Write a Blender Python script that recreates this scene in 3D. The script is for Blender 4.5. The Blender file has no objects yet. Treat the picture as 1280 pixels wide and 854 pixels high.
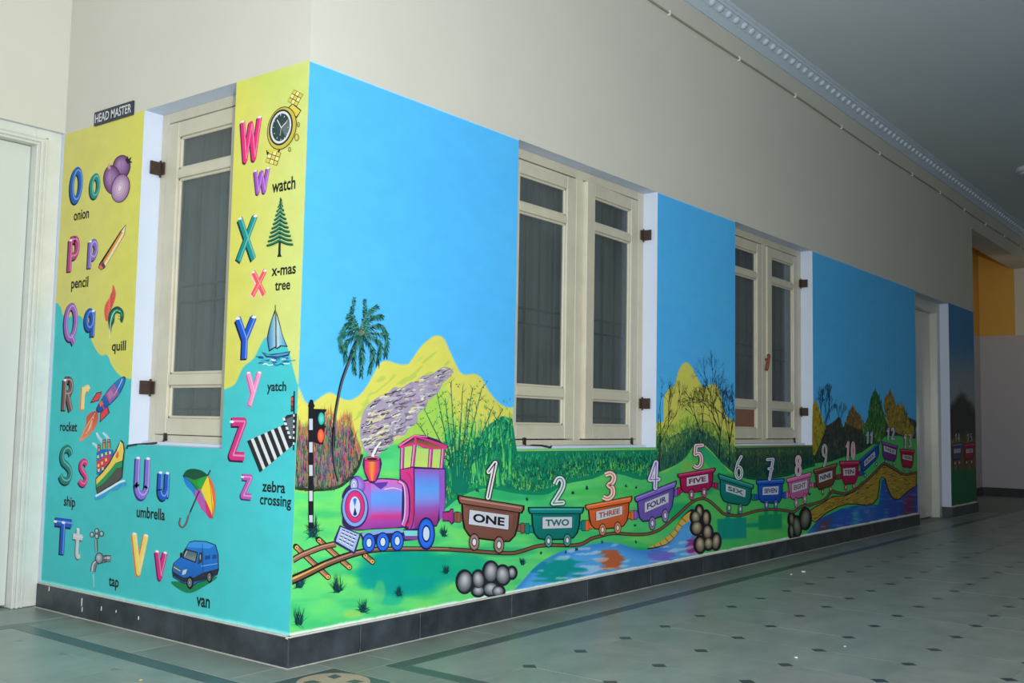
import bpy, bmesh, math, random
import numpy as np
from mathutils import Vector, Matrix
from mathutils.geometry import tessellate_polygon

# ---------------------------------------------------------------- camera, world, lights
SC = bpy.context.scene
COL = SC.collection
CAM = np.array([-2.4880243, -2.93041835, 0.89265016])
YAW, PIT, ROL = np.radians([37.87834845, 4.59066148, 1.0542856]); FPX = 1274.2
FW = np.array([np.cos(PIT)*np.cos(YAW), np.cos(PIT)*np.sin(YAW), np.sin(PIT)])
_r = np.array([np.sin(YAW), -np.cos(YAW), 0.0]); _u = np.cross(_r, FW)
RT = np.cos(ROL)*_r + np.sin(ROL)*_u; UP = -np.sin(ROL)*_r + np.cos(ROL)*_u
cd = bpy.data.cameras.new('camera'); cam = bpy.data.objects.new('camera', cd); COL.objects.link(cam)
cd.sensor_width = 36.0; cd.lens = FPX*36.0/1280.0; cd.clip_start = 0.05; cd.clip_end = 200
cam.matrix_world = Matrix(((RT[0], UP[0], -FW[0], CAM[0]), (RT[1], UP[1], -FW[1], CAM[1]), (RT[2], UP[2], -FW[2], CAM[2]), (0, 0, 0, 1)))
SC.camera = cam
SC.view_settings.view_transform = 'Standard'; SC.view_settings.look = 'None'
SC.view_settings.gamma = 1.0; SC.view_settings.exposure = -0.06
try: SC.view_settings.use_curve_mapping = False
except Exception: pass
W = bpy.data.worlds.new('overcast_daylight'); SC.world = W; W.use_nodes = True
W.node_tree.nodes['Background'].inputs[0].default_value = (0.80, 0.90, 1.0, 1)
W.node_tree.nodes['Background'].inputs[1].default_value = 0.22

def area(name, loc, target, sx, sy, power, color):
    l = bpy.data.lights.new(name, 'AREA'); l.shape = 'RECTANGLE'; l.size = sx; l.size_y = sy; l.energy = power; l.color = color
    o = bpy.data.objects.new(name, l); COL.objects.link(o); o.location = loc
    o.rotation_euler = (Vector(target) - Vector(loc)).to_track_quat('-Z', 'Y').to_euler()
    return o
# daylight from the open end of the corridor (left); the side light is fill added to brighten the long wall
area('open_end_daylight', (-6.8, -2.6, 1.75), (0.5, -1.6, 1.45), 5.0, 3.0, 104, (0.92, 0.965, 1.0))
area('added_side_fill', (-3.2, -6.6, 1.9), (-0.6, 0.2, 1.5), 4.2, 2.8, 104, (0.94, 0.975, 1.0))
# the photographer's flash
area('photographer_flash', (-2.45, -3.45, 1.2), (1.0, 0.2, 1.5), 0.3, 0.22, 186, (1.0, 0.985, 0.95))
# daylight from the doorway in the far end wall, just out of the picture
area('end_doorway_daylight', (13.08, -1.42, 0.98), (8.2, -0.1, 0.93), 0.30, 0.55, 0.6, (0.90, 0.95, 1.0))
# unseen warm lamp, added to tint the walls by the white door
wl_ = bpy.data.lights.new('added_warm_lamp', 'POINT'); wl_.energy = 7; wl_.color = (1.0, 0.80, 0.52); wl_.shadow_soft_size = 0.12
lb_ = bpy.data.objects.new('added_warm_lamp', wl_); COL.objects.link(lb_); lb_.location = (-1.9, 0.35, 3.25)
# warm tube lamp in the side passage at the far end
area('passage_tube_lamp', (11.6, -0.3, 2.7), (12.9, 0.5, 1.7), 1.0, 0.08, 2.2, (1.0, 0.80, 0.50))

# ---------------------------------------------------------------- helpers
def lin(c):
    c = np.asarray(c, float)/255.0
    return np.where(c <= 0.04045, c/12.92, ((c+0.055)/1.055)**2.4)
def ray(x, y): return FW + RT*(x-640.0)/FPX - UP*(y-427.0)/FPX
def on(x, y, ax, v):
    d = ray(x, y); t = (v-CAM[ax])/d[ax]; return CAM + t*d

def mat(name, rgb, rough=0.6, spec=0.3, noise=0.0, nscale=8.0, bump=0.0, bscale=60.0, metal=0.0, rgb2=None, stretch=None):
    m = bpy.data.materials.new(name); m.use_nodes = True; nt = m.node_tree; b = nt.nodes['Principled BSDF']
    c = tuple(lin(rgb)) + (1,)
    b.inputs['Base Color'].default_value = c; b.inputs['Roughness'].default_value = rough
    b.inputs['Specular IOR Level'].default_value = spec; b.inputs['Metallic'].default_value = metal
    if noise > 0 or rgb2 is not None or bump > 0:
        geo = nt.nodes.new('ShaderNodeNewGeometry'); mp = nt.nodes.new('ShaderNodeMapping')
        nt.links.new(geo.outputs['Position'], mp.inputs['Vector'])
        if stretch: mp.inputs['Scale'].default_value = stretch
    if noise > 0 or rgb2 is not None:
        n = nt.nodes.new('ShaderNodeTexNoise'); n.inputs['Scale'].default_value = nscale; n.inputs['Detail'].default_value = 6
        n.inputs['Roughness'].default_value = 0.62
        nt.links.new(mp.outputs[0], n.inputs['Vector'])
        r = nt.nodes.new('ShaderNodeValToRGB'); r.color_ramp.elements[0].position = 0.32; r.color_ramp.elements[1].position = 0.68
        c2 = tuple(lin(rgb2)) if rgb2 is not None else tuple(np.array(c[:3])*(1-noise))
        r.color_ramp.elements[0].color = tuple(c2)+(1,); r.color_ramp.elements[1].color = c
        nt.links.new(n.outputs['Fac'], r.inputs[0]); nt.links.new(r.outputs[0], b.inputs['Base Color'])
    if bump > 0:
        n2 = nt.nodes.new('ShaderNodeTexNoise'); n2.inputs['Scale'].default_value = bscale; n2.inputs['Detail'].default_value = 4
        nt.links.new(mp.outputs[0], n2.inputs['Vector'])
        bp = nt.nodes.new('ShaderNodeBump'); bp.inputs['Strength'].default_value = bump; bp.inputs['Distance'].default_value = 0.004
        nt.links.new(n2.outputs['Fac'], bp.inputs['Height']); nt.links.new(bp.outputs[0], b.inputs['Normal'])
    return m

M = {}
M['wall'] = mat('cream_wall_paint', (208, 207, 197), 0.75, 0.2, noise=0.05, nscale=1.5, bump=0.15, bscale=25)
M['white'] = mat('white_reveal_paint', (204, 215, 234), 0.6, 0.25, noise=0.04, nscale=6, bump=0.1)
M['cream'] = mat('cream_window_enamel', (206, 201, 182), 0.42, 0.4, noise=0.12, nscale=7, bump=0.12, bscale=90)
M['door'] = mat('white_door_enamel', (205, 212, 207), 0.35, 0.4, noise=0.04, nscale=3, bump=0.06, bscale=40)
M['door2'] = mat('grey_white_door_enamel', (196, 199, 192), 0.2, 0.5, noise=0.06, nscale=3, bump=0.25, bscale=30)
M['casing'] = mat('white_casing_enamel', (216, 220, 214), 0.45, 0.35, noise=0.10, nscale=9, bump=0.4, bscale=60)
M['ceiling'] = mat('ceiling_paint', (206, 216, 224), 0.8, 0.15, noise=0.03, nscale=1)
M['cornice'] = mat('cornice_plaster', (196, 210, 224), 0.7, 0.2)
M['skirt'] = mat('dark_skirting_stone', (66, 74, 82), 0.38, 0.4, rgb2=(38, 43, 49), nscale=7, bump=0.25, bscale=30)
M['mortar'] = mat('pale_mortar', (214, 212, 204), 0.9, 0.1, noise=0.2, nscale=30, bump=0.5)
M['grout'] = mat('floor_grout', (134, 144, 138), 0.5, 0.35, noise=0.12, nscale=5)
M['tile'] = mat('green_grey_floor_stone', (153, 164, 158), 0.34, 0.42, rgb2=(130, 142, 137), nscale=3.2, bump=0.10, bscale=14, stretch=(1, 1.8, 1))
M['tile2'] = mat('worn_floor_stone', (154, 161, 154), 0.38, 0.4, rgb2=(131, 141, 136), nscale=4.0, bump=0.10, bscale=14, stretch=(1.8, 1, 1))
M['border'] = mat('border_floor_stone', (148, 156, 149), 0.36, 0.4, rgb2=(124, 132, 127), nscale=3.5, bump=0.10, bscale=14)
M['inlay'] = mat('dark_inlay_stone', (64, 76, 82), 0.3, 0.45, noise=0.2, nscale=20)
M['strip'] = mat('slate_strip_stone', (84, 99, 101), 0.32, 0.45, noise=0.15, nscale=8)
M['pink'] = mat('pink_inlay_stone', (196, 172, 156), 0.35, 0.4, noise=0.12, nscale=15)
M['black'] = mat('black_iron', (40, 38, 36), 0.5, 0.4, noise=0.3, nscale=40)
M['bar'] = mat('dull_grille_iron', (62, 66, 68), 0.7, 0.2)
M['rust'] = mat('rusty_iron', (74, 56, 46), 0.65, 0.3, rgb2=(52, 44, 40), nscale=60, bump=0.4)
M['handle'] = mat('brown_painted_handle', (120, 66, 42), 0.45, 0.4)
M['curtain'] = mat('grey_curtain_cloth', (150, 162, 166), 0.9, 0.1, noise=0.12, nscale=5, stretch=(6, 6, 0.6))
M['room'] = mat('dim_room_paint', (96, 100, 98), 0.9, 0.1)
M['board'] = mat('brown_plywood', (136, 98, 82), 0.7, 0.2, noise=0.12, nscale=5)
M['yellow'] = mat('ochre_wall_paint', (214, 168, 84), 0.75, 0.2, noise=0.05, nscale=1.5)
M['dado'] = mat('grey_lilac_dado_paint', (186, 184, 192), 0.7, 0.2, noise=0.04, nscale=1.5)
M['navy'] = mat('navy_sign_enamel', (34, 44, 66), 0.35, 0.4)
M['signwhite'] = mat('white_sign_lettering', (214, 216, 220), 0.5, 0.3)
M['chip'] = mat('white_paint_flake', (236, 236, 232), 0.7, 0.2)
M['straw'] = mat('pale_yellow_scrap', (205, 180, 130), 0.7, 0.2)
M['cable'] = mat('grey_cable', (156, 153, 138), 0.6, 0.3)
M['clip'] = mat('white_plastic_clip', (214, 216, 214), 0.5, 0.3)
M['lamp'] = mat('white_lamp_plastic', (200, 206, 214), 0.5, 0.3)
def glassmat():
    m = bpy.data.materials.new('window_glass'); m.use_nodes = True; nt = m.node_tree
    for n in list(nt.nodes): nt.nodes.remove(n)
    out = nt.nodes.new('ShaderNodeOutputMaterial'); mx = nt.nodes.new('ShaderNodeMixShader')
    tr = nt.nodes.new('ShaderNodeBsdfTransparent'); tr.inputs[0].default_value = (0.70, 0.75, 0.75, 1)
    gl = nt.nodes.new('ShaderNodeBsdfGlossy'); gl.inputs['Roughness'].default_value = 0.10; gl.inputs[0].default_value = (0.9, 0.95, 1, 1)
    geo = nt.nodes.new('ShaderNodeNewGeometry'); dt = nt.nodes.new('ShaderNodeVectorMath'); dt.operation = 'DOT_PRODUCT'
    nt.links.new(geo.outputs['Normal'], dt.inputs[0]); nt.links.new(geo.outputs['Incoming'], dt.inputs[1])
    def mth(op, a, b_=None):
        n = nt.nodes.new('ShaderNodeMath'); n.operation = op
        for i, q in enumerate((a, b_)):
            if q is None: continue
            if isinstance(q, (int, float)): n.inputs[i].default_value = q
            else: nt.links.new(q, n.inputs[i])
        return n.outputs[0]
    c = mth('ABSOLUTE', dt.outputs['Value']); f = mth('ADD', mth('MULTIPLY', mth('POWER', mth('SUBTRACT', 1.0, c), 5.0), 0.9), 0.045)
    df = nt.nodes.new('ShaderNodeBsdfDiffuse'); df.inputs[0].default_value = (0.20, 0.23, 0.24, 1); m2 = nt.nodes.new('ShaderNodeMixShader')
    ns = nt.nodes.new('ShaderNodeTexNoise'); ns.inputs['Scale'].default_value = 3.5; ns.inputs['Detail'].default_value = 5; nt.links.new(geo.outputs['Position'], ns.inputs['Vector'])
    nt.links.new(mth('MULTIPLY', ns.outputs['Fac'], 0.55), m2.inputs[0]); nt.links.new(tr.outputs[0], m2.inputs[1]); nt.links.new(df.outputs[0], m2.inputs[2])
    nt.links.new(f, mx.inputs[0]); nt.links.new(m2.outputs[0], mx.inputs[1]); nt.links.new(gl.outputs[0], mx.inputs[2])
    nt.links.new(mx.outputs[0], out.inputs[0]); return m
M['glass'] = glassmat()

def new_obj(name, me, parent=None, m=None):
    o = bpy.data.objects.new(name, me); COL.objects.link(o)
    if parent is not None: o.parent = parent
    if m is not None and me is not None: me.materials.append(m)
    return o
def empty(name, loc=(0, 0, 0), rz=0.0, parent=None):
    o = bpy.data.objects.new(name, None); COL.objects.link(o); o.location = loc; o.rotation_euler = (0, 0, rz); o.empty_display_size = 0.1
    if parent is not None: o.parent = parent
    return o
def tag(o, label=None, cat=None, group=None, kind=None):
    if label: o['label'] = label
    if cat: o['category'] = cat
    if group: o['group'] = group
    if kind: o['kind'] = kind
    return o
class MB:
    """collects boxes, bars and tubes, then links them as one mesh object"""
    def __init__(s): s.v = []; s.f = []; s.mi = []
    def box(s, x0, x1, y0, y1, z0, z1, mi=0, bev=0.0):
        if x0 > x1: x0, x1 = x1, x0
        if y0 > y1: y0, y1 = y1, y0
        if z0 > z1: z0, z1 = z1, z0
        b = len(s.v)
        if bev <= 0:
            s.v += [(x, y, z) for z in (z0, z1) for y in (y0, y1) for x in (x0, x1)]
            fs = [(0, 2, 3, 1), (4, 5, 7, 6), (0, 1, 5, 4), (2, 6, 7, 3), (0, 4, 6, 2), (1, 3, 7, 5)]
        else:
            c = ((x0+x1)/2, (y0+y1)/2, (z0+z1)/2); bm = bmesh.new(); bmesh.ops.create_cube(bm, size=1)
            for v in bm.verts: v.co = Vector((c[0]+v.co.x*(x1-x0), c[1]+v.co.y*(y1-y0), c[2]+v.co.z*(z1-z0)))
            bmesh.ops.bevel(bm, geom=list(bm.edges), offset=bev, segments=1, affect='EDGES')
            bm.verts.ensure_lookup_table(); bm.verts.index_update()
            s.v += [tuple(v.co) for v in bm.verts]; fs = [tuple(v.index for v in f.verts) for f in bm.faces]; bm.free()
        s.f += [tuple(i+b for i in f) for f in fs]; s.mi += [mi]*len(fs); return s
    def prism(s, pts, z0, z1, mi=0):
        """pts: xy outline, counter-clockwise"""
        b = len(s.v); n = len(pts)
        s.v += [(x, y, z0) for x, y in pts] + [(x, y, z1) for x, y in pts]
        s.f += [tuple(b+n+i for i in range(n)), tuple(b+n-1-i for i in range(n))]
        s.f += [(b+i, b+(i+1) % n, b+n+(i+1) % n, b+n+i) for i in range(n)]; s.mi += [mi]*(n+2); return s
    def tube(s, pts, r, n=8, mi=0):
        pts = [Vector(p) for p in pts]; b = len(s.v)
        for k, p in enumerate(pts):
            d = (pts[min(k+1, len(pts)-1)]-pts[max(k-1, 0)]).normalized()
            a = d.orthogonal().normalized() if k == 0 else (a - d*a.dot(d)).normalized()
            c = d.cross(a)
            for j in range(n):
                t = 2*math.pi*j/n; s.v.append(tuple(p + a*r*math.cos(t) + c*r*math.sin(t)))
        for k in range(len(pts)-1):
            for j in range(n):
                s.f.append((b+k*n+j, b+k*n+(j+1) % n, b+(k+1)*n+(j+1) % n, b+(k+1)*n+j)); s.mi.append(mi)
        s.f.append(tuple(b+n-1-j for j in range(n))); s.f.append(tuple(b+(len(pts)-1)*n+j for j in range(n))); s.mi += [mi, mi]; return s
    def build(s, name, mats, parent=None, smooth=False):
        me = bpy.data.meshes.new(name); me.from_pydata(s.v, [], s.f)
        if not isinstance(mats, (list, tuple)): mats = [mats]
        for m in mats: me.materials.append(m)
        me.polygons.foreach_set('material_index', s.mi)
        if smooth: me.polygons.foreach_set('use_smooth', [True]*len(s.f))
        me.update(); return new_obj(name, me, parent)

def wall_mesh(name, xs, zs, holes, t0, t1, axis, mats, parent=None, zone=None):
    """wall with openings. xs/zs: break lines; holes: (x0,x1,z0,z1); axis 'x': wall runs along x with faces y=t0 (seen) and y=t1"""
    xs = sorted(set([round(x, 4) for x in xs] + [round(h[i], 4) for h in holes for i in (0, 1)]))
    zs = sorted(set([round(z, 4) for z in zs] + [round(h[i], 4) for h in holes for i in (2, 3)]))
    def solid(i, j):
        if i < 0 or j < 0 or i >= len(xs)-1 or j >= len(zs)-1: return None
        cx, cz = (xs[i]+xs[i+1])/2, (zs[j]+zs[j+1])/2
        for h in holes:
            if h[0] < cx < h[1] and h[2] < cz < h[3]: return False
        return True
    v, f, mi = [], [], []
    P = (lambda a, t, z: (a, t, z)) if axis == 'x' else (lambda a, t, z: (t, a, z))
    def quad(ps, m):
        b = len(v); v.extend(ps); f.append((b, b+1, b+2, b+3)); mi.append(m)
    for i in range(len(xs)-1):
        for j in range(len(zs)-1):
            if not solid(i, j): continue
            a, b_, c, d = xs[i], xs[i+1], zs[j], zs[j+1]
            m0 = zone((a+b_)/2, (c+d)/2) if zone else 0
            quad([P(a, t0, c), P(b_, t0, c), P(b_, t0, d), P(a, t0, d)], m0)
            quad([P(b_, t1, c), P(a, t1, c), P(a, t1, d), P(b_, t1, d)], 0)
            for (di, dj, ps) in ((-1, 0, [P(a, t1, c), P(a, t0, c), P(a, t0, d), P(a, t1, d)]), (1, 0, [P(b_, t0, c), P(b_, t1, c), P(b_, t1, d), P(b_, t0, d)]),
                                 (0, -1, [P(a, t1, c), P(b_, t1, c), P(b_, t0, c), P(a, t0, c)]), (0, 1, [P(a, t0, d), P(b_, t0, d), P(b_, t1, d), P(a, t1, d)])):
                s_ = solid(i+di, j+dj)
                if s_ is None: quad(ps, 0)
                elif s_ is False: quad(ps, 1)
    me = bpy.data.meshes.new(name); me.from_pydata(v, [], f)
    for m in mats: me.materials.append(m)
    me.polygons.foreach_set('material_index', mi)
    bm = bmesh.new(); bm.from_mesh(me); bmesh.ops.remove_doubles(bm, verts=bm.verts, dist=1e-5); bmesh.ops.recalc_face_normals(bm, faces=bm.faces); bm.to_mesh(me); bm.free()
    return new_obj(name, me, parent)
PI = math.pi
rng = random.Random(7)

# ---------------------------------------------------------------- dimensions read off the building
DOORY = 1.776; REC = 0.093; ZM = 2.25; ZS = 0.109; ZC = 3.62; XE = 9.79; T = 0.23
W1 = (1.304, 2.634, 0.770, 2.25); W2 = (3.657, 4.996, 0.770, 2.25); WL = (0.443, 1.098, 0.772, 2.25)
D2 = (7.59, 8.76, 0.0, 2.235)

# ---------------------------------------------------------------- walls, ceiling
wall_front = tag(wall_mesh('wall_front', [0, XE], [0, ZC], [W1, W2, D2], 0.0, T, 'x', [M['wall'], M['white']]), 'long cream corridor wall with painted train mural below', kind='structure')
wall_left = tag(wall_mesh('wall_left', [T, DOORY+0.3], [0, ZC], [WL], 0.0, T, 'y', [M['wall'], M['white']]), 'short cream wall with painted alphabet mural', kind='structure')
# corner post closing the outer corner between both walls

wall_door = tag(wall_mesh('wall_back', [-3.2, 0.0], [0, ZC], [(-1.15, -0.0005, -0.001, 2.255)], DOORY, DOORY+0.25, 'x', [M['wall'], M['white']]), 'cream wall above and beside the white door', kind='structure')
lint = tag(MB().box(XE, 13.14, 0.0, 0.291, 3.203, ZC).build('trim_1', M['wall']), 'beam over the passage opening', kind='structure')
# niche of the side passage: back wall, end wall (ochre above, lilac dado below)
def zone2(a, z): return 0 if z > 2.26 else 2
def zone3(a, z): return (0 if a > 0.25 else 3) if z > 2.26 else 2
nb = tag(wall_mesh('wall_passage', [XE, 13.14], [0, 2.26, ZC], [], 0.72, 0.9, 'x', [M['yellow'], M['white'], M['dado']], zone=zone2), 'ochre and lilac back wall of side passage', kind='structure')
ne = tag(wall_mesh('wall_end', [-6.0, 0.25, 0.72], [0, 2.26, ZC], [], 13.14, 13.3, 'y', [M['yellow'], M['white'], M['dado'], M['wall']], zone=zone3), 'ochre and lilac end wall of the corridor', kind='structure')
wo = tag(wall_mesh('wall_opposite', [-0.5, 13.14], [0, ZC], [], -6.2, -6.0, 'x', [M['wall'], M['white']]), 'cream wall on the far side of the corridor', kind='structure')
ceil = tag(MB().box(-3.2, 13.3, -6.2, 2.3, ZC, ZC+0.15).build('ceiling', M['ceiling']), 'pale grey ceiling', kind='structure')
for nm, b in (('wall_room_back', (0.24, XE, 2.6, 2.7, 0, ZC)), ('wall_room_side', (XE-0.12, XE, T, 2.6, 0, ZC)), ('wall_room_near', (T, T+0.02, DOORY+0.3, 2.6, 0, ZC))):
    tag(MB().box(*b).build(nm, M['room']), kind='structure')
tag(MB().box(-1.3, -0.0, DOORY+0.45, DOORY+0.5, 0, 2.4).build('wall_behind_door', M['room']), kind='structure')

# ---------------------------------------------------------------- cornice: 45 degree plaster with a row of dentils
co = MB()
prof = [(0.0, 3.505), (-0.012, 3.505), (-0.012, 3.515), (-0.046, 3.549), (-0.050, 3.545), (-0.078, 3.588), (-0.086, 3.584), (-0.092, 3.600), (-0.104, 3.604), (-0.108, 3.62), (0.0, 3.62)]
b = len(co.v); X0, X1 = 0.0, 13.14
for X in (X0, X1): co.v += [(X, y, z) for y, z in prof]
n = len(prof)
co.f += [(b+i, b+i+n, b+(i+1) % n+n, b+(i+1) % n) for i in range(n)] + [tuple(range(b, b+n)), tuple(range(b+2*n-1, b+n-1, -1))]; co.mi += [0]*(n+2)
cornice = tag(co.build('trim_2', M['cornice']), 'pale blue-white plaster cornice with a row of raised dentils', kind='structure')
dm = bpy.data.meshes.new('dentil'); bm = bmesh.new(); bmesh.ops.create_uvsphere(bm, u_segments=8, v_segments=5, radius=1)
for v in bm.verts: v.co = Vector((v.co.x*0.030, v.co.y*0.013, v.co.z*0.026))
bmesh.ops.rotate(bm, verts=bm.verts, cent=(0, 0, 0), matrix=Matrix.Rotation(math.radians(45), 3, 'X'))
for f in bm.faces: f.smooth = True
bm.to_mesh(dm); bm.free(); dm.materials.append(M['cornice'])
for k in range(-27, 85):
    o = new_obj('dentil', dm, cornice); o.location = (3.191+0.1163*k, -0.068, 3.563)
for o in [wall_left]: pass

# ---------------------------------------------------------------- cable under the cornice with its white clips
cb = MB(); cb.tube([(x, -0.006, 3.365+0.006*math.sin(x*1.7)) for x in np.arange(0.05, 13.0, 0.3)], 0.007, 6)
cable = tag(cb.build('electric_cable', M['cable'], smooth=True), 'thin grey electric cable clipped along the wall just below the cornice', 'cable')
clipm = MB().box(-0.006, 0.006, -0.017, 0.005, -0.016, 0.016, bev=0.003)
c0 = clipm.build('cable_clip', M['clip'], cable); c0.location = (0.83, 0, 3.365)
for k in range(1, 13):
    c = c0.copy(); COL.objects.link(c); c.location = (0.83+0.957*k, 0, 3.365+0.006*math.sin((0.83+0.957*k)*1.7))
# ---------------------------------------------------------------- skirting
def skirting(name, side, joints, label):
    """side 'f': along x in front of y=0; 'l': along y in front of x=0"""
    a0, a1 = joints[0], joints[-1]
    if side == 'f': base = MB().box(a0+0.004, a1-0.004, -0.008, 0.0, 0.0, ZS-0.006)
    else: base = MB().box(-0.008, 0.0, a0+0.004, a1-0.004, 0.0, ZS-0.006)
    if side == 'f': base.box(a0, a1, -0.013, 0.0, ZS-0.006, ZS+0.003)
    else: base.box(-0.013, 0.0, a0, a1, ZS-0.006, ZS+0.003)
    if side == 'f': base.box(a0, a1, -0.026, -0.016, -0.01, 0.0012)
    else: base.box(-0.026, -0.016, a0-0.01, a1, -0.01, 0.0012)
    B = tag(base.build(name, M['mortar']), label, kind='structure')
    for i in range(len(joints)-1):
        j0, j1 = joints[i]+0.0015, joints[i+1]-0.0015; t = 0.018+rng.uniform(-0.0015, 0.0015)
        b = MB()
        if side == 'f': b.box(j0, j1, -t, -0.001, 0.0, ZS-0.002+rng.uniform(-.001, .001), bev=0.0015)
        else: b.box(-t, -0.001, j0, j1, 0.0, ZS-0.002+rng.uniform(-.001, .001), bev=0.0015)
        b.build('stone_slab', M['skirt'], B)
    return B
skirting('baseboard_front', 'f', [-0.018, 0.335, 0.673, 1.291, 1.921, 2.555, 3.18, 3.80, 4.43, 5.05, 5.68, 6.30, 6.93, 7.60], 'dark stone skirting below the train mural')
bl_ = skirting('baseboard_left', 'l', [-0.016, 0.62, 1.235, 1.776], 'dark stone skirting below the alphabet mural')
for y_, z_, h_ in ((1.375, 0.052, 0.034), (1.369, 0.028, 0.020), (1.215, 0.052, 0.018), (1.10, 0.058, 0.010), (0.93, 0.050, 0.014), (1.66, 0.085, 0.02)):
    tag(MB().box(-0.0206, -0.018, y_-0.0018, y_+0.0018, z_, z_+h_, bev=0.0008).build('paint_drip', M['chip'], bl_), 'white paint drip')
sk = skirting('baseboard_pier', 'f', [8.745, 9.25, 9.80], 'dark stone skirting on the pier past the far door')
MB().box(8.742, 8.76, -0.015, REC, 0, ZS).build('stone_slab', M['skirt'], sk)
MB().box(9.79, 9.808, -0.017, T, 0, ZS).build('stone_slab', M['skirt'], sk)
tag(MB().box(XE+0.02, 13.12, 0.702, 0.72, 0, 0.115).build('baseboard_passage', M['skirt']), 'dark stone skirting at the back of the side passage', kind='structure')
tag(MB().box(13.122, 13.14, -6.0, 0.702, 0, 0.115).build('baseboard_end', M['skirt']), 'dark stone skirting of the corridor end wall', kind='structure')
tag(MB().box(-3.2, -1.15, DOORY-0.018, DOORY, 0, ZS).build('baseboard_back', M['skirt']), 'dark stone skirting beside the white door', kind='structure')

# ---------------------------------------------------------------- floor
floor = tag(MB().box(-7.5, 13.3, -6.2, 2.7, -0.2, -0.0014).build('floor', M['grout']), 'green-grey stone floor with dark inlay', kind='structure')
G = 0.3375; GY = 0.3535; XG0 = 0.600; YG0 = -0.637; cc = 0.033  # grid of the dot pattern; dots sit on its nodes
def slab_mesh(name, x0, x1, y0, y1, m, g=0.0012, parent=None, h=0.0):
    return MB().box(x0+g, x1-g, y0+g, y1-g, -0.02, h, bev=0.0008).build(name, m, parent)
def octo(w, h, g=0.0007):
    a, b_ = w/2-g, h/2-g; c = cc
    return [(-a+c, -b_), (a-c, -b_), (a, -b_+c), (a, b_-c), (a-c, b_), (-a+c, b_), (-a, b_-c), (-a, -b_+c)]
tm = {}
for k, mm in (('a', M['tile']), ('b', M['tile2'])):
    o = MB().prism(octo(G, GY), -0.02, 0.0).build('floor_tile', mm, floor); tm[k] = o.data; bpy.data.objects.remove(o)
dmh = MB().prism([(0, -cc+.001), (cc-.001, 0), (0, cc-.001), (-cc+.001, 0)], -0.02, 0.0); o = dmh.build('floor_inset', M['inlay'], floor); inset = o.data; bpy.data.objects.remove(o)
YB = -0.325; XB = 0.325   # the field of dotted tiles starts behind the dark strip
def vis(x, y):
    d = np.array([x, y, 0])-CAM; z = d@FW
    if z < 0.3: return False
    px = 640+FPX*(d@RT)/z; py = 427-FPX*(d@UP)/z
    return -60 < px < 1340 and py < 960
cells = []; nodes = []
for i in range(-24, 40):
    for j in range(-30, 18):
        cx = XG0+(i+0.5)*G; cy = YG0-(j+0.5)*GY
        if -7.2 < cx < 12.9 and -5.9 < cy < 1.6:
            front = cx > 0.62 and cy < -0.66
            lft = cx < -0.50 and cy < 1.0
            if front or lft: cells.append((cx, cy))
        nx = XG0+i*G; ny = YG0-j*GY
        if -7.2 < nx < 12.9 and -5.9 < ny < 1.5 and ((nx > 0.55 and ny < -0.6) or (nx < -0.45 and ny < 1.2)): nodes.append((nx, ny))
cells = [c for c in cells if c[1] < 1.25 or c[0] > 0]
dist = lambda c: (c[0]-CAM[0])**2+(c[1]-CAM[1])**2
def split(lst):
    v = sorted([c for c in lst if vis(*c)], key=dist); near = v[:300]; s = set(near)
    return near, [c for c in lst if c not in s]
near, far = split(cells)
for c in near:
    o = new_obj('floor_tile', tm['a' if rng.random() < 0.62 else 'b'], floor); o.location = (c[0], c[1], rng.uniform(-0.0005, 0.0003))
def joined(lst, pts, name, m):
    b = MB()
    for c in lst: b.prism([(c[0]+p[0], c[1]+p[1]) for p in pts], -0.02, 0.0)
    tag(b.build(name, m, floor), kind='stuff')
joined(far, octo(G, GY), 'distant_floor_tiles', M['tile'])
near, far = split(nodes)
for c in near:
    o = new_obj('floor_inset', inset, floor); o.location = (c[0], c[1], 0.0004)
joined(far, [(0, -cc), (cc, 0), (0, cc), (-cc, 0)], 'distant_floor_insets', M['inlay'])
# border course along both walls and the dark strips
x = XB-0.0
xs = [0.33, 0.95, 1.58, 2.2, 2.83, 3.45, 4.08, 4.7, 5.33, 5.95, 6.58, 7.2, 7.83, 8.45, 9.1, 9.79]
for i in range(len(xs)-1): slab_mesh('border_slab', xs[i], xs[i+1], -0.235, 0.0, M['border'], parent=floor)
xs = list(np.arange(0.25, 13.1, 0.915))+[13.1]
for i in range(len(xs)-1): slab_mesh('dark_strip', xs[i], xs[i+1], -0.305, -0.235, M['strip'], parent=floor)
# grid remainder between strip and first row of tiles
slab_mesh('border_slab', 0.32, 3.4, -0.637+0.0*GY+GY*0.0-0.0, -0.305, M['tile'], parent=floor, h=-0.0008)
slab_mesh('border_slab', 3.4, 8.0, -0.637, -0.305, M['tile2'], parent=floor, h=-0.0008)
slab_mesh('border_slab', 8.0, 13.1, -0.637, -0.305, M['tile'], parent=floor, h=-0.0008)
ys = list(np.arange(-0.305, -6.1, -0.9))+[-6.1]
for i in range(len(ys)-1): slab_mesh('dark_strip', 0.25, 0.32, ys[i+1], ys[i], M['strip'], parent=floor)
for i in range(len(ys)-1): slab_mesh('dark_strip', -0.325, -0.25, ys[i+1]+0.3, ys[i]+0.3 if i else 0.03, M['strip'], parent=floor)
slab_mesh('border_slab', 0.32, 0.60, -6.0, -0.637, M['tile'], parent=floor, h=-0.0008)
ys = [-0.13, 0.02, 0.62, 1.0, 1.38]
for i in range(1, len(ys)-1): slab_mesh('border_slab', -0.25, 0.0, ys[i], ys[i+1], M['border' if i % 2 else 'tile2'], parent=floor)
slab_mesh('border_slab', 0.10, 0.33, -0.235, 0.0, M['border'], parent=floor)
slab_mesh('border_slab', -0.25, 0.10, -0.13, 0.02, M['tile2'], parent=floor)
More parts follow.
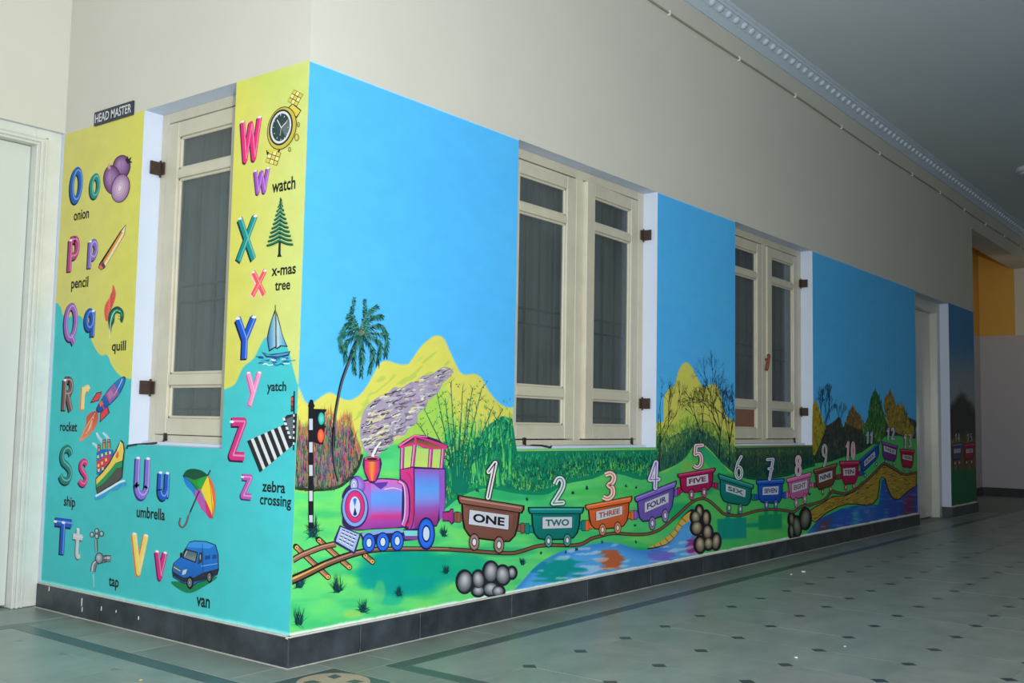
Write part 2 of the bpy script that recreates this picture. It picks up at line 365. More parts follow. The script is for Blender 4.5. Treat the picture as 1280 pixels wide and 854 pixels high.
ys = [0.03, 0.7, 1.38]
for i in range(2): slab_mesh('dark_strip', -0.325, -0.25, ys[i], ys[i+1], M['strip'], parent=floor)
for a, b_ in ((-0.25, -1.2), (-1.2, -2.1), (-2.1, -3.1)): slab_mesh('dark_strip', b_, a, 1.38, 1.45, M['strip'], parent=floor)
for a, b_ in ((0.0, -0.6), (-0.6, -1.2), (-1.2, -1.9), (-1.9, -3.1)): slab_mesh('border_slab', b_, a, 1.45, 1.776, M['border'], parent=floor)
slab_mesh('border_slab', -3.1, -0.325, 1.132, 1.38, M['tile'], parent=floor, h=-0.0010)
slab_mesh('border_slab', -0.411, -0.325, -6.0, 1.13, M['tile'], parent=floor, h=-0.0010)
# corner roundel: slate square, pink ring, dark diamond
slab_mesh('medallion_square', -0.18, 0.10, -0.42, -0.13, M['strip'], parent=floor, h=0.0002)
def disc(cx, cy, r, n=40): return [(cx+r*math.cos(2*PI*i/n), cy+r*math.sin(2*PI*i/n)) for i in range(n)]
MB().prism(disc(-0.035, -0.277, 0.125), -0.01, 0.0008).build('medallion_ring', M['pink'], floor)
for k in range(4):
    a = PI/2*k+PI/4; c_, s_ = math.cos(a), math.sin(a)
    cx, cy = -0.035+0.072*c_, -0.277+0.072*s_
    MB().prism([(cx+.032*c_, cy+.032*s_), (cx-.026*s_, cy+.026*c_), (cx-.032*c_, cy-.032*s_), (cx+.026*s_, cy-.026*c_)], -0.01, 0.0014).build('medallion_petal', M['strip'], floor)
for a, b_, c_, d_ in ((-0.25, -0.18, -0.52, -0.13), (0.10, 0.25, -0.52, -0.235), (-0.18, 0.10, -0.52, -0.42)):
    slab_mesh('border_slab', a, b_, c_, d_, M['border'], parent=floor)
ys = list(np.arange(-0.52, -6.1, -0.62))
for i in range(len(ys)-1): slab_mesh('border_slab', -0.25, 0.25, ys[i+1], ys[i], M['border'], parent=floor)
tag(MB().box(13.14, 13.3, -6.2, 2.7, -0.2, 0).build('floor_edge', M['grout']), kind='structure')

# ---------------------------------------------------------------- windows
def casement(parent, x0, x1, p0, p1, board=False, loc=None):
    """leaf in local coords: x along wall, y depth (0 = outer face), origin at hinge side"""
    Z0, Z1 = 0.818, 2.197
    rows = [(2.13, 1.983), (1.943, 1.077), (1.030, 0.887)]
    mb = MB(); t = 0.036
    mb.box(x0, p0, 0, t, Z0, Z1, bev=0.002); mb.box(p1, x1, 0, t, Z0, Z1, bev=0.002)
    for a, b_ in ((Z0, 0.887), (1.030, 1.077), (1.943, 1.983), (2.13, Z1)): mb.box(p0, p1, 0.001, t, a, b_, bev=0.002)
    for (zt, zb) in rows:   # sloping glazing bead round each pane
        for (a, b_, c, d) in ((p0, p0+0.014, zb, zt), (p1-0.014, p1, zb, zt), (p0, p1, zb, zb+0.012), (p0, p1, zt-0.012, zt)):
            mb.box(a, b_, 0.010, 0.03, c, d, bev=0.003)
    cz = mb.build('casement', M['cream'], parent)
    for k, (zt, zb) in enumerate(rows):
        if board and k == 2:
            tag(MB().box(p0+0.005, p1-0.005, 0.018, 0.024, zb, zt).build('plywood_panel', M['board'], cz), 'brown board filling the bottom pane')
        else: MB().box(p0+0.005, p1-0.005, 0.019, 0.023, zb, zt).build('glass_pane', M['glass'], cz)
    return cz
def bracket(parent, loc, sgn):
    mb = MB().box(-0.004, 0.004, -0.055, 0.0, -0.030, 0.030, bev=0.0015)
    mb.box(-0.004*sgn, 0.03*sgn, -0.006, 0.0, -0.028, 0.028, bev=0.001); mb.tube([(0, -0.004, -0.038), (0, -0.004, 0.038)], 0.005)
    o = mb.build('hinge_bracket', M['rust'], parent); o.location = loc; tag(o, 'rusty iron hinge'); return o
def stay(parent, pts):
    mb = MB().tube(pts, 0.0045, 6); mb.box(pts[0][0]-0.012, pts[0][0]+0.012, pts[0][1]-0.004, pts[0][1]+0.006, pts[0][2]-0.01, pts[0][2]+0.024, bev=0.002)
    o = mb.build('window_stay', M['black'], parent, True); tag(o, 'black iron hook stay'); return o
def double_window(n, hole, handle, board, ajar, label):
    x0, x1, z0, z1 = hole; w = x1-x0; ctr = (x0+x1)/2-0.002
    root = tag(empty('window_%d' % n, (x0, 0.0, z0)), label, kind='structure')
    fr = MB(); y0, y1 = REC, REC+0.07
    for a, b_, c, d in ((0, 0.055, z0, z1), (w-0.056, w, z0, z1), (0.055, w-0.056, z0+0.015, 0.812), (0.055, w-0.056, 2.203, z1), (ctr-x0-0.031, ctr-x0+0.031, 0.812, 2.203)):
        fr.box(a, b_, y0, y1, c-z0, d-z0, bev=0.002)
    fr.box(0, w, y0-0.012, y0+0.002, 0, 0.004)
    f = fr.build('window_frame', M['cream'], root)
    MB().box(0, w, REC-0.03, REC+0.01, 0, 0.014, bev=0.002).build('sill_fillet', M['white'], root)
    # left leaf, closed (hinged at left)
    wl = ctr-0.031-(x0+0.055)
    def leaf(xh, flip, ang, brd):
        e = empty('x', (0, 0, 0)); 
        c = casement(root, 0.002, wl-0.002, 0.084, wl-0.083, brd); bpy.data.objects.remove(e)
        if flip: 
            c.scale = (-1, 1, 1); c.location = (xh, y0+0.0, -z0); c.rotation_euler = (0, 0, ang)
        else: c.location = (xh, y0+0.0, -z0); c.rotation_euler = (0, 0, -ang)
        return c
    a = leaf(0.055, False, 0.0, board); b_ = leaf(w-0.056, True, ajar, False)
    for z in (2.00, 1.02): bracket(root, (w-0.012, y0-0.004, z-z0), -1)
    for z in (2.00, 1.02): bracket(root, (0.012, y0-0.004, z-z0), 1)
    if handle:
        hb = MB().tube([(ctr-x0-0.012, y0-0.020, 1.300-z0), (ctr-x0-0.008, y0-0.026, 1.32-z0), (ctr-x0+0.022, y0-0.026, 1.40-z0), (ctr-x0+0.026, y0-0.020, 1.415-z0)], 0.012, 8)
        hb.tube([(ctr-x0+0.015, y0, 1.38-z0), (ctr-x0+0.015, y0-0.02, 1.38-z0)], 0.008)
        tag(hb.build('window_handle', M['handle'], root, True), 'brown turn handle')
    # edge of pale plaster at the sill
    return root
w1 = double_window(1, W1, False, False, math.radians(2.6), 'cream double casement window nearest the corner, mural below')
stay(w1, [(0.205, REC-0.002, 0.03), (0.21, REC-0.012, 0.012), (0.235, REC-0.03, 0.018), (0.30, REC-0.04, 0.016), (0.36, REC-0.05, 0.006), (0.372, REC-0.045, 0.012)])
stay(w1, [(1.215, REC-0.002, 0.03), (1.215, REC-0.010, 0.012)])
w2 = double_window(2, W2, True, True, math.radians(0.8), 'cream double casement window farther along, one pane boarded brown')
stay(w2, [(0.10, REC-0.002, 0.03), (0.10, REC-0.010, 0.012)]); stay(w2, [(1.2, REC-0.002, 0.03), (1.2, REC-0.010, 0.012)])
# left window: one leaf, local x maps to -y
wl = tag(empty('window_3', (0.0, WL[1], WL[2]), -PI/2), 'cream single casement window between the alphabet letters', kind='structure')
wd = WL[1]-WL[0]; z0 = WL[2]; fr = MB()
for a, b_, c, d in ((0, 0.048, 0, ZM-z0), (wd-0.056, wd, 0, ZM-z0), (0.048, wd-0.056, 0, 0.043), (0.048, wd-0.056, 2.203-z0, ZM-z0)): fr.box(a, b_, REC, REC+0.07, c, d, bev=0.002)
fr.box(0, wd, REC-0.012, REC+0.002, 0, 0.004)
fr.build('window_frame', M['cream'], wl)
MB().box(0, wd, REC-0.03, REC+0.01, 0, 0.014, bev=0.002).build('sill_fillet', M['white'], wl)
cz = casement(wl, 0.002, wd-0.108, 0.084, wd-0.108-0.083); cz.location = (0.05, REC-0.004, -z0)
for z in (2.00, 1.02): bracket(wl, (0.012, REC-0.004, z-z0), 1)
stay(wl, [(0.135, REC-0.002, 0.028), (0.13, REC-0.012, 0.012), (0.10, REC-0.045, 0.006), (0.06, REC-0.10, 0.0), (0.045, REC-0.125, -0.006), (0.05, REC-0.13, -0.016)])

# grilles and curtains behind the glass
def grille(n, x0, x1, yy, label, axis='x'):
    g = MB(); root = tag(empty('window_grille', (0, 0, 0)), label, 'grille', None)
    P = (lambda a, z: (a, yy, z)) if axis == 'x' else (lambda a, z: (yy, a, z))
    k = int((x1-x0)/0.115)
    for i in range(k):
        a = x0+(x1-x0)*(i+0.5)/k; MB().tube([P(a, 0.76), P(a, 2.26)], 0.005, 6).build('bar', M['bar'], root)
    for z in (0.93, 1.40, 1.475): MB().tube([P(x0-0.02, z), P(x1+0.02, z)], 0.005, 6).build('crossbar', M['bar'], root)
grille(1, W1[0], W1[1], REC+0.085, 'black iron bar grille behind the glass of the window nearest the corner')
grille(2, W2[0], W2[1], REC+0.085, 'black iron bar grille behind the glass of the window with the boarded pane')
grille(3, WL[0], WL[1], REC+0.085, 'black iron bar grille behind the glass of the window in the alphabet wall', 'y')
def curtain(x0, x1, yy, label, axis, z0=0.70, z1=2.32, ph=0.0):
    n = 150; v = []; f = []
    for i in range(n+1):
        a = x0+(x1-x0)*i/n; o = 0.012*math.sin(a*55+ph+1.3*math.sin(a*9))+0.005*math.sin(a*130)
        for z in (z0, (z0+z1)/2, z1):
            v.append((a, yy+o, z) if axis == 'x' else (yy+o, a, z))
    for i in range(n):
        for j in range(2): b = i*3+j; f.append((b, b+3, b+4, b+1))
    me = bpy.data.meshes.new('curtain'); me.from_pydata(v, [], f); o = new_obj('curtain', me, None, M['curtain'])
    me.polygons.foreach_set('use_smooth', [True]*len(f)); md = o.modifiers.new('s', 'SOLIDIFY'); md.thickness = 0.002
    return tag(o, label, 'curtain')
curtain(W1[0]-0.1, W1[1]+0.1, 0.225, 'pleated grey curtain hanging behind the window nearest the corner', 'x')
curtain(W2[0]-0.1, W2[1]+0.1, 0.225, 'pleated grey curtain hanging behind the window with the boarded pane', 'x', ph=1.0)
curtain(WL[0]-0.08, WL[1]+0.1, 0.225, 'pleated grey curtain hanging behind the window in the alphabet wall', 'y', ph=2.0)

# ---------------------------------------------------------------- left door
d1 = tag(empty('door_1', (-1.15, DOORY, 0)), 'plain white door with moulded frame at the left edge', kind='structure')
cw = 0.125; c = MB(); yf = 0.022
wd = 1.1495
for (a, b_) in ((0.0, cw), (wd-cw, wd)): c.box(a, b_, yf, yf+0.10, 0, 2.255, bev=0.003)
c.box(cw, wd-cw, yf, yf+0.10, 2.255-cw+0.045, 2.255, bev=0.003)
fr = c.build('door_frame', M['casing'], d1)
tz = 2.255-cw+0.045
mo = MB()
for off, w_, pr in ((0.0, 0.010, 0.008), (0.018, 0.014, 0.012), (0.042, 0.012, 0.006)):
    for (a, sg) in ((cw, -1), (wd-cw, 1)): mo.box(a+sg*off, a+sg*(off+w_), yf-pr, yf+0.005, 0, tz+off, bev=0.002)
    mo.box(cw-off-w_, wd-cw+off+w_, yf-pr, yf+0.005, tz+off*0.8, tz+off*0.8+w_*0.8, bev=0.002)
mo.build('door_moulding', M['casing'], fr)
MB().box(cw+0.003, wd-cw-0.003, yf+0.045, yf+0.08, 0.012, tz-0.003, bev=0.002).build('door_leaf', M['door'], d1)

# ---------------------------------------------------------------- far door
d2 = tag(empty('door_2', (D2[0], 0, 0)), 'grey-white door in a white recess beyond the mural', kind='structure')
w = D2[1]-D2[0]; c = MB()
for (a, b_) in ((0.0, 0.10), (w-0.10, w)): c.box(a, b_, 0.09, 0.184, 0, 2.235, bev=0.003)
c.box(0.10, w-0.10, 0.09, 0.184, 2.13, 2.235, bev=0.003)
c.build('door_frame', M['door2'], d2)
MB().box(0.102, w-0.102, 0.165, 0.2, 0.01, 2.128, bev=0.002).build('door_leaf', M['door2'], d2)

# ---------------------------------------------------------------- sign and small things
def text_mesh(s, size=1.0, offset=0.0, align='LEFT'):
    cu = bpy.data.curves.new('t', 'FONT'); cu.body = s; cu.size = size; cu.offset = offset; cu.resolution_u = 3
    o = bpy.data.objects.new('t', cu); COL.objects.link(o); dg = bpy.context.evaluated_depsgraph_get(); dg.update()
    me = bpy.data.meshes.new_from_object(o.evaluated_get(dg)); bpy.data.objects.remove(o); bpy.data.curves.remove(cu)
    v = np.array([x.co[:] for x in me.vertices]); f = [tuple(p.vertices) for p in me.polygons]; bpy.data.meshes.remove(me)
    return v, f
sg = tag(MB().box(-0.008, -0.0002, 1.180, 1.503, 2.243, 2.309, bev=0.001).build('name_board', M['navy']), 'small navy enamel board with white capitals above the alphabet wall', 'sign')
v, f = text_mesh('HEAD MASTER', 1.0, 0.012); mn, mx = v.min(0), v.max(0)
y = 1.492-(v[:, 0]-mn[0])/(mx[0]-mn[0])*0.300; z = 2.255+(v[:, 1]-mn[1])/(mx[1]-mn[1])*0.042
me = bpy.data.meshes.new('lettering'); me.from_pydata([(-0.0088, a, b_) for a, b_ in zip(y, z)], [], f); new_obj('lettering', me, sg, M['signwhite'])

def chip(px, py, r, m, label, name='paint_flake', cat='debris'):
    p = on(px, py, 2, 0.002); n = 7; pts = [(p[0]+r*rng.uniform(.6, 1.2)*math.cos(2*PI*i/n), p[1]+r*rng.uniform(.4, 1.0)*math.sin(2*PI*i/n)) for i in range(n)]
    tag(MB().prism(pts, 0.001, 0.001+r*0.35).build(name, m), label, cat)
chip(176, 850, 0.008, M['straw'], 'small pale yellow scrap on the floor below the van painting', 'litter_scrap')
chip(1004, 731, 0.014, M['chip'], 'tiny white paint flake on the floor, upper of the far group', group := 'paint_flake') if False else None
for (x_, y_, r_, lb) in ((1004, 715, 0.016, 'white flake on the floor, nearer the wall than all others'), (989, 718, 0.010, 'faint white flake just left of the far floor flake'),
                        (995, 822, 0.009, 'small white flake on the near floor, right of centre'), (1056, 808, 0.006, 'tiny white speck on the floor right of the near flake')):
    chip(x_, y_, r_, M['chip'], lb)
# round unlit ceiling lamp that shows at the right edge

q = on(1292, 210, 2, ZC); lamp = MB(); lamp.prism(disc(q[0], q[1], 0.17, 28), ZC-0.045, ZC-0.0005); lamp.prism(disc(q[0], q[1], 0.13, 28), ZC-0.07, ZC-0.045)
tag(lamp.build('ceiling_lamp', M['lamp']), 'round white ceiling lamp, unlit, at the right edge of the picture', 'lamp')
# ================================================================ MURAL: flat paint on the two walls
def paint_material():
    m = bpy.data.materials.new('mural_paint'); m.use_nodes = True; nt = m.node_tree; b = nt.nodes['Principled BSDF']
    at = nt.nodes.new('ShaderNodeAttribute'); at.attribute_name = 'Col'
    geo = nt.nodes.new('ShaderNodeNewGeometry'); mp = nt.nodes.new('ShaderNodeMapping'); mp.inputs['Scale'].default_value = (1, 1, 1.6)
    n = nt.nodes.new('ShaderNodeTexNoise'); n.inputs['Scale'].default_value = 9; n.inputs['Detail'].default_value = 5
    nt.links.new(geo.outputs['Position'], mp.inputs[0]); nt.links.new(mp.outputs[0], n.inputs['Vector'])
    mr = nt.nodes.new('ShaderNodeMapRange'); mr.inputs[1].default_value = 0.3; mr.inputs[2].default_value = 0.7; mr.inputs[3].default_value = 0.955; mr.inputs[4].default_value = 1.03
    nt.links.new(n.outputs['Fac'], mr.inputs[0])
    mx = nt.nodes.new('ShaderNodeVectorMath'); mx.operation = 'SCALE'
    nt.links.new(at.outputs['Color'], mx.inputs[0]); nt.links.new(mr.outputs[0], mx.inputs['Scale']); nt.links.new(mx.outputs[0], b.inputs['Base Color'])
    b.inputs['Roughness'].default_value = 0.62; b.inputs['Specular IOR Level'].default_value = 0.2
    return m
PAINT = paint_material()
LU = 6e-5     # thickness of one coat of paint
def to_wall(wall, x, y):
    """numpy arrays of photo positions -> positions along the wall (s, z)"""
    x = np.asarray(x, float); y = np.asarray(y, float)
    d = FW[None] + np.outer((x-640.0)/FPX, RT) - np.outer((y-427.0)/FPX, UP)
    ax = 1 if wall == 'R' else 0
    t = (0-CAM[ax])/d[:, ax]; P = CAM[None]+d*t[:, None]
    return (P[:, 0] if wall == 'R' else P[:, 1]), P[:, 2]
SCL = 1.0
class Paint:
    """flat painted shapes, given as outlines on the wall; each shape is one coat"""
    def __init__(s, wall='R', level=8, step=1.0): s.w = wall; s.lv = level; s.P = []; s.V = 0; s.step = step
    def add(s, xy, faces, cols, raw=False, extra=None):
        xy = np.asarray(xy, float)
        a, z = (xy[:, 0], xy[:, 1]) if raw else to_wall(s.w, xy[:, 0], xy[:, 1])
        if s.w == 'R': a = np.clip(a, 0.0006, 9.79)
        else: a = np.clip(a, 0.0006, 1.7755)
        z = np.clip(z, ZS+0.002, 9)
        off = -(0.0004+s.lv*LU); o = np.full(len(a), off)
        if extra is not None: o = o-np.asarray(extra)*LU
        p = np.stack([a, o, z], 1) if s.w == 'R' else np.stack([o, a, z], 1)
        cols = np.asarray(cols, float)
        if cols.ndim == 1: cols = np.tile(cols, (len(xy), 1))
        s.P.append((p, [tuple(i+s.V for i in f) for f in faces], lin(cols))); s.V += len(xy); s.lv += s.step
        return s
    def poly(s, pts, col, col2=None, ang=90, sm=0, raw=False):
        """filled outline; col2: second colour of a straight blend along ang (degrees, 90 = top to bottom)"""
        pts = smooth(pts, True, sm) if sm else list(pts)
        tri = tessellate_polygon([[Vector((p[0], p[1], 0)) for p in pts]])
        p = np.array(pts, float)
        if col2 is None: return s.add(p, tri, col, raw)
        a = math.radians(ang); t = p[:, 0]*math.cos(a)+p[:, 1]*math.sin(a); t = (t-t.min())/max(1e-9, np.ptp(t))
        return s.add(p, tri, np.outer(1-t, col)+np.outer(t, col2), raw)
    def line(s, pts, w, col, w2=None, sm=4, closed=False, raw=False, col2=None):
        """brush line of width w (tapering to w2)"""
        if sm and len(pts) > 2: pts = smooth(pts, closed, sm)
        p = np.array(pts, float); n = len(p); w2 = w if w2 is None else w2
        if callable(w): w_arr = np.array([w(x) for x, _ in p])
        else: w_arr = np.linspace(w, w2, n)
        if closed: d = np.roll(p, -1, 0)-np.roll(p, 1, 0)
        else:
            d = np.empty_like(p); d[1:-1] = p[2:]-p[:-2]; d[0] = p[1]-p[0]; d[-1] = p[-1]-p[-2]
        d /= np.maximum(1e-9, np.hypot(d[:, 0], d[:, 1]))[:, None]
        nrm = np.stack([-d[:, 1], d[:, 0]], 1); ww = w_arr[:, None]/2
        v = np.concatenate([p+nrm*ww, p-nrm*ww]); m = n if closed else n-1
        f = [(i, (i+1) % n, n+(i+1) % n, n+i) for i in range(m)]
        if col2 is None: c = col
        else:
            t = np.linspace(0, 1, n); c = np.outer(1-t, col)+np.outer(t, col2); c = np.concatenate([c, c])
        return s.add(v, f, c, raw)
    def blob(s, cx, cy, rx, ry, c1, c0=None, rot=0, n=28, hx=0, hy=0, rings=4, raw=False, a0=0, a1=360):
        """ellipse: rim colour c1, core colour c0 placed at (hx, hy) of the radius"""
        c0 = c1 if c0 is None else c0; r = math.radians(rot); v = []; c = []; f = []
        for k in range(rings+1):
            t = k/rings
            for i in range(n):
                a = math.radians(a0+(a1-a0)*i/(n if a1-a0 == 360 else n-1)); x, y = rx*(t*math.cos(a)+hx*(1-t)), ry*(t*math.sin(a)+hy*(1-t))
                v.append((cx+x*math.cos(r)-y*math.sin(r), cy+x*math.sin(r)+y*math.cos(r)))
                tt = t**1.5; c.append([c0[j]*(1-tt)+c1[j]*tt for j in range(3)])
        full = a1-a0 == 360
        for k in range(rings):
            for i in range(n if full else n-1): f.append((k*n+i, k*n+(i+1) % n, (k+1)*n+(i+1) % n, (k+1)*n+i))
        return s.add(v, f, c, raw)
    def ring(s, cx, cy, rx, ry, w, col, rot=0, raw=False, a0=0, a1=360, col2=None):
        n = 36; full = a1-a0 >= 360; r = math.radians(rot)
        pts = []
        for i in range(n if full else n+1):
            a = math.radians(a0+(a1-a0)*i/n); x, y = rx*math.cos(a), ry*math.sin(a); pts.append((cx+x*math.cos(r)-y*math.sin(r), cy+x*math.sin(r)+y*math.cos(r)))
        return s.line(pts, w, col, sm=0, closed=full, raw=raw, col2=col2)
    def grid(s, A, B, cols, sm=0):
        """fill between edge A and edge B (same number of points) with colour rows from A to B"""
        if sm: A = smooth(A, False, sm); B = smooth(B, False, sm)
        A = np.array(A, float); B = np.array(B, float); n = len(A); m = len(cols); v = []; c = []; f = []
        for k in range(m):
            t = k/(m-1); v.append(A*(1-t)+B*t); c.append(np.tile(cols[k], (n, 1)))
        for k in range(m-1):
            for i in range(n-1): f.append((k*n+i, k*n+i+1, (k+1)*n+i+1, (k+1)*n+i))
        return s.add(np.concatenate(v), f, np.concatenate(c))
    def tufts(s, items):
        """many small tapering strokes in ONE coat; items: (x, y, dx, dy, width, colour)"""
        v = []; c = []; f = []; ex = []
        q = np.array([(i[0], i[1]) for i in items]+[(i[0]+i[2], i[1]+i[3]) for i in items]); A_, Z_ = to_wall(s.w, q[:, 0], q[:, 1])
        hs = [W1, W2, D2] if s.w == 'R' else [WL]; bad = (A_ > XE) | (Z_ < ZS) | (A_ < 0)
        for h in hs: bad |= (A_ > h[0]-.01) & (A_ < h[1]+.01) & (Z_ > h[2]-.01) & (Z_ < h[3]+.01)
        n_ = len(items)
        for k, (x, y, dx, dy, w, col) in enumerate(items):
            if bad[k] or bad[k+n_]: continue
            L = math.hypot(dx, dy) or 1; nx, ny = -dy/L*w/2, dx/L*w/2; b = len(v)
            v += [(x+nx, y+ny), (x-nx, y-ny), (x+dx, y+dy)]; c += [col]*3; f.append((b, b+1, b+2)); ex += [(k*7 % 97)/97.0*6]*3
        if v: s.add(v, f, c, extra=ex); s.lv += 6
        return s
    def text(s, word, x0, x1, yt, yb, col, off=0.03, dy0=0.0, dy1=0.0):
        """word between the photo positions x0..x1; yt, yb: top and bottom at the middle; dy tilt in wall metres at each end"""
        v, f = text_mesh(word, 1.0, off); mn, mx = v.min(0), v.max(0)
        ym = (yt+yb)/2; xm = (x0+x1)/2
        a, _ = to_wall(s.w, [x0, x1], [ym, ym]); _, z = to_wall(s.w, [xm, xm], [yt, yb])
        u = (v[:, 0]-mn[0])/(mx[0]-mn[0]); h = (v[:, 1]-mn[1])/(mx[1]-mn[1])
        P = np.stack([a[0]+(a[1]-a[0])*u, z[1]+(z[0]-z[1])*h + dy0*(1-u)+dy1*u], 1)
        return s.add(P, f, col, raw=True)
    def build(s, name, parent=None, label=None, kind=None):
        p = np.concatenate([a for a, _, _ in s.P]); f = [q for _, b_, _ in s.P for q in b_]; c = np.concatenate([c for _, _, c in s.P])
        me = bpy.data.meshes.new(name); me.from_pydata(p.tolist(), [], f)
        ca = me.color_attributes.new('Col', 'FLOAT_COLOR', 'POINT'); ca.data.foreach_set('color', np.hstack([np.clip(c, 0, 1), np.ones((len(c), 1))]).ravel().astype(np.float32))
        o = new_obj(name, me, parent, PAINT)
        if label: o['label'] = label
        if kind: o['kind'] = kind
        return o
def smooth(pts, closed=False, k=4):
    p = [tuple(map(float, q)) for q in pts]; n = len(p); out = []
    for i in range(n if closed else n-1):
        if closed: a, b_, c, d = p[i-1], p[i], p[(i+1) % n], p[(i+2) % n]
        else: a, b_, c, d = p[max(i-1, 0)], p[i], p[i+1], p[min(i+2, n-1)]
        for j in range(k):
            t = j/k; t2 = t*t; t3 = t2*t
            out.append(tuple(0.5*((2*b_[q])+(-a[q]+c[q])*t+(2*a[q]-5*b_[q]+4*c[q]-d[q])*t2+(-a[q]+3*b_[q]-3*c[q]+d[q])*t3) for q in (0, 1)))
    if not closed: out.append(p[-1])
    return out
def R_(a, b_): return rng.uniform(a, b_)
def jit(c, k): 
    q = R_(-k, k); return tuple(min(255, max(0, x+q+R_(-k/3, k/3))) for x in c)
def vary(cols, k=10): return jit(rng.choice(cols), k)

# ---------------------------------------------------------------- ground coats as fine grids of colour
def vnoise(x, y, s, seed=0):
    x = x/s+seed*17.3; y = y/s+seed*9.1; xi = np.floor(x).astype(int); yi = np.floor(y).astype(int); fx = x-xi; fy = y-yi
    def h(a, b_):
        q = (a*374761393+b_*668265263+seed*1442695) & 0x7fffffff; q = ((q ^ (q >> 13))*1274126177) & 0x7fffffff; return (q ^ (q >> 16))/0x7fffffff
    ux = fx*fx*(3-2*fx); uy = fy*fy*(3-2*fy)
    return (h(xi, yi)*(1-ux)+h(xi+1, yi)*ux)*(1-uy)+(h(xi, yi+1)*(1-ux)+h(xi+1, yi+1)*ux)*uy
def fbm(x, y, s, seed=0): return (vnoise(x, y, s, seed)+0.5*vnoise(x, y, s/2, seed+1)+0.25*vnoise(x, y, s/4, seed+2))/1.75
def sstep(a, b_, x): t = np.clip((x-a)/(b_-a), 0, 1); return t*t*(3-2*t)
def blend(c, d, t): return c*(1-t[..., None])+np.asarray(d, float)*t[..., None]
def ylin(pts, x): p = np.array(pts, float); return np.interp(x, p[:, 0], p[:, 1])
def project(P):
    d = P-CAM[None]; z = d@FW; return 640+FPX*(d@RT)/z, 427-FPX*(d@UP)/z
def field(name, wall, s_edges, z_edges, holes, fn, parent, label):
    S, Z = np.meshgrid(s_edges, z_edges, indexing='ij'); n0, n1 = S.shape
    P = np.stack([S.ravel(), np.zeros(S.size), Z.ravel()], 1) if wall == 'R' else np.stack([np.zeros(S.size), S.ravel(), Z.ravel()], 1)
    px, py = project(P); c = lin(fn(px, py, S.ravel(), Z.ravel()))
    # ragged painted rim: white undercoat shows as a thin line along openings
    o = np.full(S.size, -0.0003); P = np.stack([S.ravel(), o, Z.ravel()], 1) if wall == 'R' else np.stack([o, S.ravel(), Z.ravel()], 1)
    f = []
    sc = (s_edges[1:]+s_edges[:-1])/2; zc = (z_edges[1:]+z_edges[:-1])/2
    keep = np.ones((n0-1, n1-1), bool)
    for h in holes: keep &= ~(((sc[:, None] > h[0]) & (sc[:, None] < h[1])) & ((zc[None] > h[2]) & (zc[None] < h[3])))
    I, J = np.nonzero(keep); a = I*n1+J; f = np.stack([a, a+n1, a+n1+1, a+1], 1)
    me = bpy.data.meshes.new(name); me.vertices.add(len(P)); me.vertices.foreach_set('co', P.ravel().astype(np.float32))
    me.loops.add(f.size); me.loops.foreach_set('vertex_index', f.ravel().astype(np.int32)); me.polygons.add(len(f))
    me.polygons.foreach_set('loop_start', np.arange(0, f.size, 4, dtype=np.int32)); me.polygons.foreach_set('loop_total', np.full(len(f), 4, np.int32)); me.update(calc_edges=True)
    ca = me.color_attributes.new('Col', 'FLOAT_COLOR', 'POINT'); ca.data.foreach_set('color', np.hstack([np.clip(c, 0, 1), np.ones((len(c), 1))]).ravel().astype(np.float32))
    return tag(new_obj(name, me, parent, PAINT), label)

SKY = (84, 188, 255); YEL = (218, 216, 100); TEAL = (70, 194, 198); LIME = (92, 216, 128)
HILL = [(360, 470), (372, 482), (382, 503), (392, 503), (403.4, 494.7), (412.8, 491), (424.5, 497), (436, 500.5), (450, 493.5), (462, 477), (473.7, 456), (483, 451), (497, 455), (509, 455.5), (515, 449), (526.7, 432.8), (540.7, 421), (549, 420), (554.8, 423.4), (559.5, 432.8), (568.9, 453.9), (578, 468), (592.3, 467.5), (601.7, 472.6), (611, 489), (622.8, 503), (634.5, 509.7), (645, 510),
        (650, 530), (818, 530), (819, 514), (821, 512.7), (827.4, 504), (833.7, 488.5), (843, 481), (848.5, 463), (853.7, 454.8), (859, 453.3), (865.3, 460), (872.7, 474.8), (880, 484.3), (887.5, 481), (893.8, 481), (899, 487.5), (903.3, 504), (908.6, 521), (918, 525.4), (921, 530), (1014, 530), (1016, 512), (1019, 506), (1023, 508), (1030, 530), (1034, 545), (1050, 552), (1150, 552), (1180, 552), (1230, 552)]
HILLS = smooth(HILL, False, 4)
